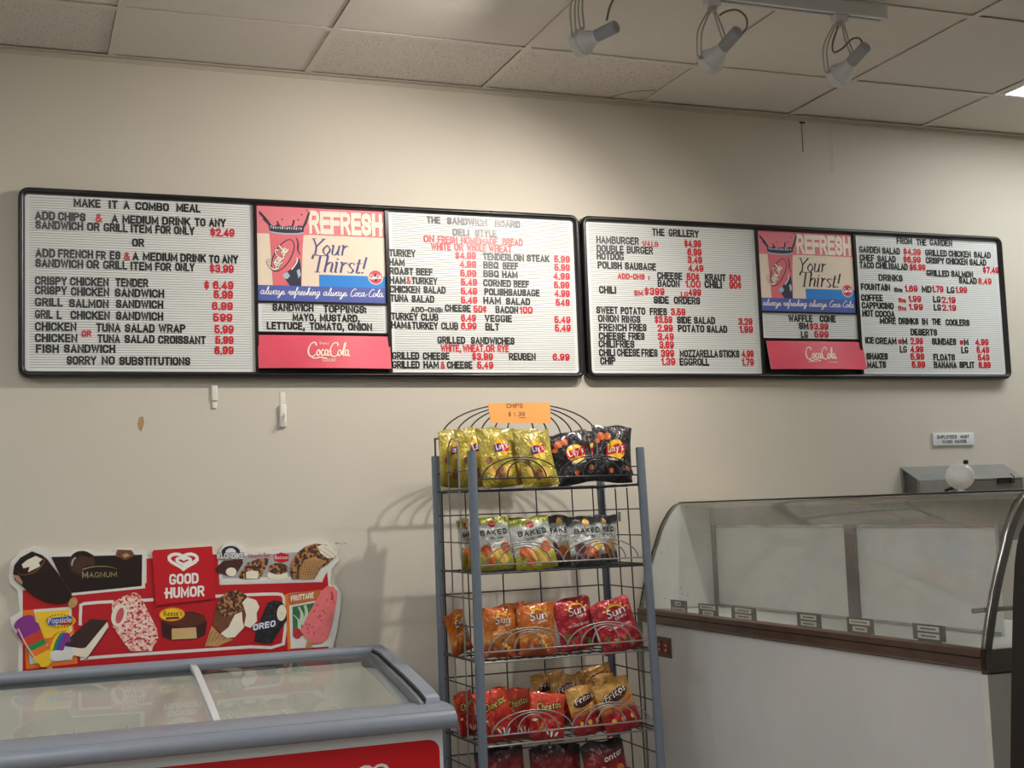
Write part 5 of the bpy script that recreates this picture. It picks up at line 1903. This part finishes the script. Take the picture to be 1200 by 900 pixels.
        for q in range(9):
            a, c2 = -.7 + (q * .37) % 1.4, -.4 - (q * .23) % .42
            g.ellipse(f, a, c2, .17, .10, (m_chipy, m_chipo, m_chipb)[q % 3] if kind == 'sunorange' else (m_chipb, mat('tomato_green', (120, 130, 70), .5, var=.2), m_lred)[q % 3], E * (1 + .2 * q), rings=2, n=12, rot=q)
        g.build('chips_picture', r)
        g = MB()
        g.text(f, 'WHOLE GRAIN', -.55, .62, -.14, .09, m_lwhite, 3 * E, sub=0, slope=.06)
        g.build('flavour_text', r)
    elif kind == 'cheetos':
        g = MB()
        for dx, dy in ((-.035, 0), (.035, 0), (0, -.03), (0, .03), (.03, -.03), (-.03, .03)):
            g.text(f, 'Cheetos', -.7 + dx, .72 + dx, .20 + dy, .3, m_black, 2 * E, sub=2, slope=.14)
        g.text(f, 'Cheetos', -.7, .72, .20, .3, mat('logo_cream_yellow', (248, 214, 120), .3, var=0), 4 * E, sub=2, slope=.14)
        g.build('logo', r)
        g = MB()
        for q in range(10):
            a, c2 = -.75 + (q * .41) % 1.5, -.15 - (q * .19) % .62
            g.ellipse(f, a, c2, .16, .06, m_chipo if q % 3 else m_lwhite, E * (1 + .2 * q), rings=2, n=10, rot=q * 1.3)
        g.build('snack_picture', r)
    elif kind == 'fritos':
        g = MB()
        g.ellipse(lambda x, y, d: f(x, y + .14 * x, d), .02, .38, .76, .22, mat('logo_maroon', (72, 22, 30), .35, var=0), E, rings=4)
        g.text(f, 'Fritos', -.62, .66, .28, .24, m_lwhite, 3.4 * E, sub=2, slope=.14)
        g.build('logo', r)
        g = MB()
        g.nib(f, [(-.9, -.02), (-.2, .0), (.5, .1), (.92, .24)], (.09, .09), m_chipo, E, sub=6, minw=.9)
        for q in range(5):
            g.ellipse(f, -.5 + q * .26, -.5 + .1 * (q % 2), .13, .1, (m_chipy, m_lred)[q % 2], E * (1 + .2 * q), rings=2, n=10)
        g.build('snack_picture', r)
    elif kind == 'darkred':
        g = MB()
        if 'lettering' in label:
            g.text(f, 'onter', -.1, .85, .42, .18, m_lwhite, 3.4 * E, sub=2, slope=.16)
        for q in range(4):
            g.ellipse(f, -.6 + q * .4, .12 + .1 * (q % 2), .2, .1, (m_lred, m_chipo)[q % 2], E * (1 + .2 * q), rings=2, n=12)
        g.build('print', r)
    return r


G = {'yellow': 'yellow bags of potato chips on the top shelf', 'black': 'black bags of potato chips on the top shelf', 'bakedgreen': 'baked potato chip bags on the second shelf', 'bakeddark': 'baked potato chip bags on the second shelf',
     'sunorange': 'orange bags of multigrain chips on the third shelf', 'sunred': 'red bags of multigrain chips on the third shelf', 'cheetos': 'orange and red cheese snack bags on the fourth shelf',
     'fritos': 'gold and red corn chip bags on the fourth shelf', 'darkred': 'dark red bags on the lowest shelf'}
BAGS = [
    ('yellow', 531, 538, 40, 68, -.275, -3, 18, 6, 'yellow chip bag farthest left and at the back of the top shelf'),
    ('yellow', 556, 536, 46, 70, -.345, 2, 8, 8, 'yellow chip bag partly behind the front left rack post, top shelf'),
    ('yellow', 584, 536, 49, 72, -.420, 2, 2, 10, 'yellow chip bag with its logo facing out, just right of the front left post'),
    ('yellow', 610, 535, 48, 66, -.335, -2, 0, 8, 'yellow chip bag standing behind the two front yellow bags'),
    ('yellow', 628, 538, 45, 70, -.446, 7, -4, 10, 'yellow chip bag leaning beside the first black bag'),
    ('black', 671, 537, 54, 62, -.430, 9, 0, 10, 'black chip bag tilted with its logo rising to the right, next to the yellow bags'),
    ('black', 694, 534, 46, 60, -.335, 4, 0, 8, 'black chip bag tucked behind the two front black bags'),
    ('black', 717, 532, 50, 68, -.435, -5, -4, 8, 'black chip bag at the right end of the top shelf beside the post'),
    ('bakedgreen', 545, 638, 32, 60, -.345, 4, 48, 4, 'white and green baked chip bag turned sideways at the left end of its shelf'),
    ('bakedgreen', 578, 637, 48, 62, -.430, 3, 0, 10, 'white and green baked chip bag right beside the front left post'),
    ('bakeddark', 601, 635, 40, 58, -.345, 0, 0, 8, 'white and black baked chip bag hidden between the two front green ones'),
    ('bakedgreen', 624, 637, 52, 64, -.440, 7, -3, 10, 'white and green baked chip bag leaning left, in the middle of its shelf'),
    ('bakeddark', 655, 634, 44, 60, -.385, -2, 0, 8, 'white and black baked chip bag half hidden behind its neighbour in front'),
    ('bakeddark', 687, 634, 48, 60, -.440, 2, 2, 8, 'white and black baked chip bag in front, fully showing its name'),
    ('bakeddark', 706, 631, 38, 56, -.345, -3, 0, 6, 'white and black baked chip bag at the back right, only its edge showing'),
    ('sunorange', 537, 741, 36, 50, -.320, 12, 30, 6, 'orange chip bag slumped at the left end of its shelf behind the post'),
    ('sunorange', 586, 741, 44, 58, -.425, -4, 4, 10, 'orange multigrain chip bag with a shiny crease beside the front left post'),
    ('sunorange', 600, 736, 40, 58, -.335, 3, 0, 8, 'orange multigrain chip bag standing behind the two front orange ones'),
    ('sunorange', 629, 737, 47, 62, -.435, 0, -3, 10, 'orange multigrain chip bag touching the first red bag'),
    ('sunred', 674, 731, 52, 62, -.420, 6, 6, 10, 'red multigrain chip bag next to the orange bags'),
    ('sunred', 722, 733, 52, 62, -.445, 13, -4, 12, 'red multigrain chip bag leaning at the right end of its shelf'),
    ('cheetos', 546, 836, 32, 52, -.305, 8, 30, 6, 'orange-red cheese snack bag at the far left behind the post'),
    ('cheetos', 580, 838, 44, 60, -.425, 9, 4, 10, 'orange-red cheese snack bag right beside the front left post'),
    ('cheetos', 607, 836, 38, 58, -.360, 4, 0, 8, 'orange-red cheese snack bag half hidden between two others'),
    ('cheetos', 641, 840, 44, 56, -.440, -7, -3, 10, 'orange-red cheese snack bag next to the gold corn chip bags'),
    ('fritos', 645, 812, 44, 48, -.270, 8, 0, 6, 'gold corn chip bag at the back left of the corn chips'),
    ('fritos', 700, 803, 44, 46, -.265, 12, 0, 6, 'gold corn chip bag at the very back near the right rear post'),
    ('fritos', 664, 819, 38, 56, -.340, 6, 6, 8, 'gold corn chip bag in the middle row, left one'),
    ('fritos', 685, 832, 42, 58, -.420, 8, 6, 10, 'gold and red corn chip bag in front, left of the rightmost one'),
    ('fritos', 708, 817, 38, 52, -.345, 10, 0, 8, 'gold corn chip bag in the middle row, right one'),
    ('fritos', 723, 827, 48, 62, -.440, 14, -2, 10, 'gold and red corn chip bag in front at the right end of its shelf'),
    ('darkred', 588, 917, 62, 80, -.420, 2, 0, 8, 'dark red bag on the lowest visible shelf, left one'),
    ('darkred', 652, 914, 66, 80, -.395, -2, 0, 8, 'dark red bag on the lowest visible shelf, middle one'),
    ('darkred', 712, 911, 56, 84, -.432, 6, 0, 8, 'dark red bag with white lettering at the right of the lowest visible shelf'),
]
for a in BAGS:
    bag(*a, G[a[0]])
# ------------------------------------------------------------------ curved glass display case
m_case = mat('case_white_laminate', (222, 222, 222), .45, var=.05, scale=4)
m_case2 = mat('case_end_panel', (226, 224, 216), .6, var=.06, scale=12, bump=.2)
m_rail = mat('case_bronze_rail', (118, 101, 90), .36, .7, var=.18, scale=10)
m_chrome = mat('chrome_trim', (186, 184, 180), .2, .95, var=.04)
m_inner = mat('case_inner_white', (232, 234, 230), .5, var=.04, scale=8)
m_door = mat('case_sliding_door', (232, 234, 230), .4, var=.05, scale=5)
m_post2 = mat('case_inner_post', (104, 96, 88), .4, .4, var=.1)
m_grime = mat('grime', (60, 58, 52), .9, var=.2)
m_cglass = glass('case_glass', (.95, .96, .95), .10, (226, 228, 222), ior=1.36, smear=.13, hscale=5)
O = Vector((1.703, -.03, 0))
ANG = math.radians(.81)     # lean of the long axis
LEN = 1.66
U = Vector((math.sin(ANG), -math.cos(ANG), 0))    # from the wall towards the viewer
N = Vector((math.cos(ANG), math.sin(ANG), 0))     # towards the back of the case
dc = thing('display_case', 'curved glass deli display case with white base, running out from the wall', 'display case', O)


def cf(n, z, u):
    return O + N * n + U * u + Vector((0, 0, z))


def cbox(mb, n0, z0, u0, n1, z1, u1, material):
    mb.prism([(n0, z0), (n1, z0), (n1, z1), (n0, z1)], u0, u1, cf, material)


b = MB()
b.prism([(.016, .0), (.62, .0), (.62, .908), (.016, .908)], .0, LEN - .02, cf, m_case)
b.build('base', dc)
b = MB()
b.prism([(.014, .0), (.085, .0), (.085, .901), (.014, .901)], LEN - .02, LEN, cf, m_case2)
b.prism([(.085, .0), (.62, .0), (.62, .901), (.085, .901)], LEN - .02, LEN - .004, cf, m_case2)
b.build('end_panel', dc)
b = MB()
b.prism([(-.002, .917), (.004, .912), (.10, .912), (.10, .946), (.014, .957), (.006, .960), (-.002, .955)], -.0, LEN, cf, m_rail)
b.build('front_rail', dc)
MB().prism([(-.004, .938), (-.0015, .938), (-.0015, .941), (-.004, .941)], 0, LEN, cf, m_dark).build('rail_joint', dc)
b = MB()
b.prism([(.10, .915), (.62, .915), (.62, .945), (.10, .945)], 0.01, LEN - .01, cf, m_inner)
b.build('display_floor', dc)
gp = [(.006, .960), (.020, 1.015), (.036, 1.068), (.058, 1.130), (.079, 1.180), (.092, 1.213), (.108, 1.243), (.127, 1.271), (.145, 1.291), (.160, 1.301), (.176, 1.306), (.190, 1.307)]
gps = smooth_line(gp, 3)
b = MB()
b.sheet(gps, .012, LEN - .012, cf, m_cglass)
b.build('curved_glass', dc)
# edge trims: near end chrome strip, far end dark gasket, top gasket
b = MB()
off = [(a + .004, c + .001) for a, c in gps]
inn = [(a + .020, c - .006) for a, c in gps]
b.prism(gps + list(reversed(inn)), LEN - .006, LEN + .006, cf, m_steel_dark, True)
b.build('near_edge_trim', dc)
b = MB()
pts = [tuple(cf(a - .001, c, LEN + .007)) for a, c in gps]
b.tube(pts, .0035, m_chrome, n=8)
b.build('chrome_bead', dc)
b = MB()
inn2 = [(a + .010, c - .003) for a, c in gps]
b.prism(gps + list(reversed(inn2)), 0, .010, cf, m_frame, True)
b.build('far_edge_gasket', dc)
b = MB()
b.prism([(.178, 1.300), (.20, 1.300), (.20, 1.3105), (.178, 1.3095)], 0, LEN + .004, cf, m_frame)
b.build('top_gasket', dc)
b = MB()
b.prism([(.20, 1.288), (.46, 1.288), (.46, 1.308), (.20, 1.308)], 0, LEN, cf, mat('case_top_tan', (188, 172, 142), .5, var=.08))
b.build('top_panel', dc)
# header above the sliding doors, the doors and their posts
BN = .30


def ucase(px, py, n):
    d = ray(px, py)
    p0 = cf(n, 0, 0)
    return (CAM + d * ((p0 - CAM).dot(N) / d.dot(N)) - p0).dot(U)


ua0, ua1, um0, um1, ue = max(.012, ucase(827, 660, BN)), ucase(839, 660, BN), ucase(993, 660, BN), ucase(1004, 660, BN), ucase(1166, 660, BN)
ue = min(ue, LEN - .03)
b = MB()
cbox(b, BN - .012, 1.226, .02, BN + .05, 1.288, LEN - .02, mat('case_header', (150, 142, 126), .5, var=.1))
b.build('door_header', dc)
for u0, u1 in ((ua1, um0), (um1, ue)):
    b = MB()
    cbox(b, BN + .006, .946, u0, BN + .016, 1.230, u1, m_door)
    d_ = b.build('sliding_door', dc)
    e = MB()
    cbox(e, BN + .002, 1.216, u0, BN + .006, 1.226, u1, m_chrome)
    cbox(e, BN + .002, .947, u0, BN + .006, .955, u1, m_chrome)
    e.build('door_edge', d_)
for u0, u1 in ((ua0, ua1), (um0, um1)):
    b = MB()
    cbox(b, BN - .006, .946, u0, BN + .03, 1.226, u1, m_post2)
    b.build('door_post', dc)
b = MB()
b.prism([(.045, .948), (.045, 1.07)] + [(a_ + .012, c_ - .006) for a_, c_ in gps if c_ > 1.09] + [(BN, 1.298), (BN, .948)], .0, .010, cf, m_inner)
b.build('far_end_wall', dc)
# specks of mould on the far end wall and dirt along the rail corner
b = MB()
random.seed(21)
fe = lambda n_, z_, d: cf(n_, z_, .0102 + d)
for q in range(15):
    n_, z_ = random.uniform(.06, .28), .98 + .26 * random.random() ** 1.3
    rr = random.uniform(.0008, .0022)
    b.ellipse(fe, n_, z_, rr, rr * 1.2, m_grime, .0006, n=8)
b.build('mould_specks', dc)
# near end glass and its frame
b = MB()
endp = [(a + .018, c - .006) for a, c in gps] + [(.46, 1.289), (.46, .95), (.02, .95)]
tris = tessellate_polygon([[Vector((a, c, 0)) for a, c in endp]])
b.add([cf(a, c, LEN - .002) for a, c in endp], [tuple(t) for t in tris], m_cglass)
b.build('end_glass', dc)
b = MB()
cbox(b, .014, .905, LEN - .012, .30, .955, LEN + .002, m_steel_dark)
b.build('end_rail', dc)
b = MB()
b.tube([tuple(cf(.09, 1.03, LEN - .12)), tuple(cf(.30, 1.03, LEN - .12))], .006, m_steel_dark, n=8)
b.tube([tuple(cf(.30, 1.03, LEN - .12)), tuple(cf(.30, .944, LEN - .12))], .004, m_steel_dark, n=8)
b.build('inner_bracket', dc)
# ---- price tags standing behind the glass
m_tag = mat('tag_dark_green', (30, 33, 27), .5, var=.08)
m_tagp = mat('tag_paper', (216, 212, 200), .6, var=.03)
m_tagi = mat('tag_ink', (70, 66, 60), .7, var=0)


def on_case(px, py, n):
    """point of the vertical plane at depth n behind the case front"""
    d = ray(px, py)
    p0 = cf(n, 0, 0)
    return CAM + d * ((p0 - CAM).dot(N) / d.dot(N))


TAGS = [(795, 711, 18, 15, 0, 'dark price tag farthest along the case, nearest the rack'), (829.5, 715, 22, 14, 1, 'dark price tag second from the rack end of the case'), (871, 719, 28, 15, 2, 'dark price tag third from the rack end of the case'),
        (947.5, 727, 27, 16, 2, 'dark price tag just left of the middle door post'), (1007.5, 733, 30, 17, 1, 'dark price tag just right of the middle door post'), (1088, 741, 37, 18, 2, 'largest dark price tag, nearest the chrome edge of the case')]
for px, py, wpx, hpx, st, lab in TAGS:
    TN = .026
    c = on_case(px, py, TN)
    a_, b_ = on_case(px - wpx / 2, py, TN), on_case(px + wpx / 2, py, TN)
    uc = (c - cf(TN, 0, 0)).dot(U)
    hw = (b_ - a_).dot(U) / 2
    zt_ = on_case(px, py - hpx / 2, TN).z
    zb_ = on_case(px, py + hpx / 2, TN).z - .001
    base = cf(TN, .9455, uc)
    # a tag is turned towards the customer, its face square to the case front
    tg = thing('price_tag', lab, 'price tag', base, group='price tags behind the curved glass')
    b = MB()
    b.prism([(TN, zb_), (TN + .004, zb_), (TN + .004, zt_), (TN, zt_)], uc - hw, uc + hw, cf, m_tag)
    b.prism([(TN + .0005, .9445), (TN + .0035, .9445), (TN + .0035, zb_ + .001), (TN + .0005, zb_ + .001)], uc - hw * .7, uc + hw * .7, cf, m_tag)
    b.build('holder', tg)
    hh = zt_ - zb_
    ft = lambda u, z, d: cf(TN - .0006 - d, z, u)
    for q, (za, zc) in enumerate(((.10, .44), (.56, .90))):
        b = MB()
        m0 = {0: (.08, .30), 1: (.22, .1), 2: (.16, .16)}[st][q]
        b.grid(ft, uc - hw * (1 - 2 * m0), zb_ + za * hh, uc + hw * (1 - 2 * m0), zb_ + zc * hh, 1, 1, m_tagp, 0)
        zz = zb_ + (za + zc) / 2 * hh
        for e in range(7):
            u0 = uc - hw * (.8 - 2 * m0) + e * hw * (1.6 - 4 * m0) / 7
            b.grid(ft, u0, zz - .05 * hh, u0 + hw * .14, zz + .05 * hh, 1, 1, m_tagi, .0003)
        b.build('paper_label', tg)
# socket on the front of the base near the wall
oc = on_case(778.5, 758.5, .0155)
uo, zo = (oc - cf(.0155, 0, 0)).dot(U), oc.z
hw_ = abs((on_case(787, 766, .0155) - on_case(770, 751, .0155)).dot(U)) / 2
r = thing('power_outlet', 'brown wall outlet plate with red sockets low beside the rack', 'electrical outlet', oc)
b = MB()
b.prism([(.0158, zo - .033), (.0158, zo + .033), (.012, zo + .03), (.012, zo - .03)], uo - hw_, uo + hw_, cf, mat('outlet_plate', (92, 76, 64), .4, var=.05))
b.build('cover_plate', r)
for du in (-.5, .42):
    b = MB()
    b.prism([(.0125, zo - .022), (.0125, zo + .022), (.0095, zo + .02), (.0095, zo - .02)], uo + du * hw_ - hw_ * .3, uo + du * hw_ + hw_ * .3, cf, mat('outlet_red', (140, 56, 44), .4))
    for zz in (-.008, .008):
        b.prism([(.0092, zo + zz - .003), (.0092, zo + zz + .003), (.0088, zo + zz + .003), (.0088, zo + zz - .003)], uo + du * hw_ - .004, uo + du * hw_ + .004, cf, m_pwhite)
    b.build('socket', r)
# white pot standing on the case top
pp = on_case(1125, 558, .33)
up_ = (pp - cf(.33, 0, 0)).dot(U)
rr = 16.3 * depth(pp) / F_PX
bz = 1.3083
P0 = cf(.33, bz, up_)
po = thing('white_pot', 'round white pot with a small black knob standing on the display case top', 'pot', P0)
m_pot = mat('white_ceramic', (232, 234, 236), .35, var=.01)
zc_ = pp.z
hgt = (zc_ - bz) + rr * .93
prof_ = [(0, 0), (rr * .5, 0)]
for q in range(1, 14):
    z_ = hgt * q / 14
    dz = (z_ - (zc_ - bz)) / (rr * .95)
    prof_.append((rr * math.sqrt(max(.02, 1 - dz * dz)), z_))
prof_.append((0, hgt))
MB().lathe(prof_, P0, (0, 0, 1), m_pot, n=28).build('body', po)
kb = on_case(1132, 545, .33)
MB().lathe([(0, 0), (.006, .001), (.0075, .006), (.005, .011), (0, .012)], (kb.x, kb.y, P0.z + hgt - .004), (0, 0, 1), m_frame, n=12).build('knob', po)
sp = on_case(1106, 569, .33)
MB().tube([cf(.33, bz + .012, up_ - rr * .8), cf(.33, bz + .010, up_ - rr * 1.25), cf(.33, bz + .006, up_ - rr * 1.6)], .005, m_frame, n=8).build('handle', po)
# ------------------------------------------------------------------ black cabinet at the right edge
CYB = -2.02
ol = [at(x, y, CYB) for x, y in ((1184, 900), (1185, 800), (1187, 700), (1189, 660), (1191.5, 640), (1195, 624), (1200, 614), (1208, 608), (1222, 605))]
dx_ = (ol[1].x - ol[0].x) / (ol[1].z - ol[0].z)
xr_ = ol[0].x + .55
pf = [(ol[0].x - dx_ * ol[0].z, 0.0)] + [(p.x, p.z) for p in ol] + [(xr_ - .05, ol[-1].z), (xr_, ol[-1].z - .05), (xr_, 0.0)]
r = MB()
r.prism(pf, CYB, CYB - .5, lambda a, c, t: Vector((a, t, c)), mat('black_cabinet', (20, 20, 21), .5, var=.05), False)
o = r.build('black_cabinet')
tag(o, 'black cabinet with rounded corners cut off by the right edge of the photo', 'cabinet')
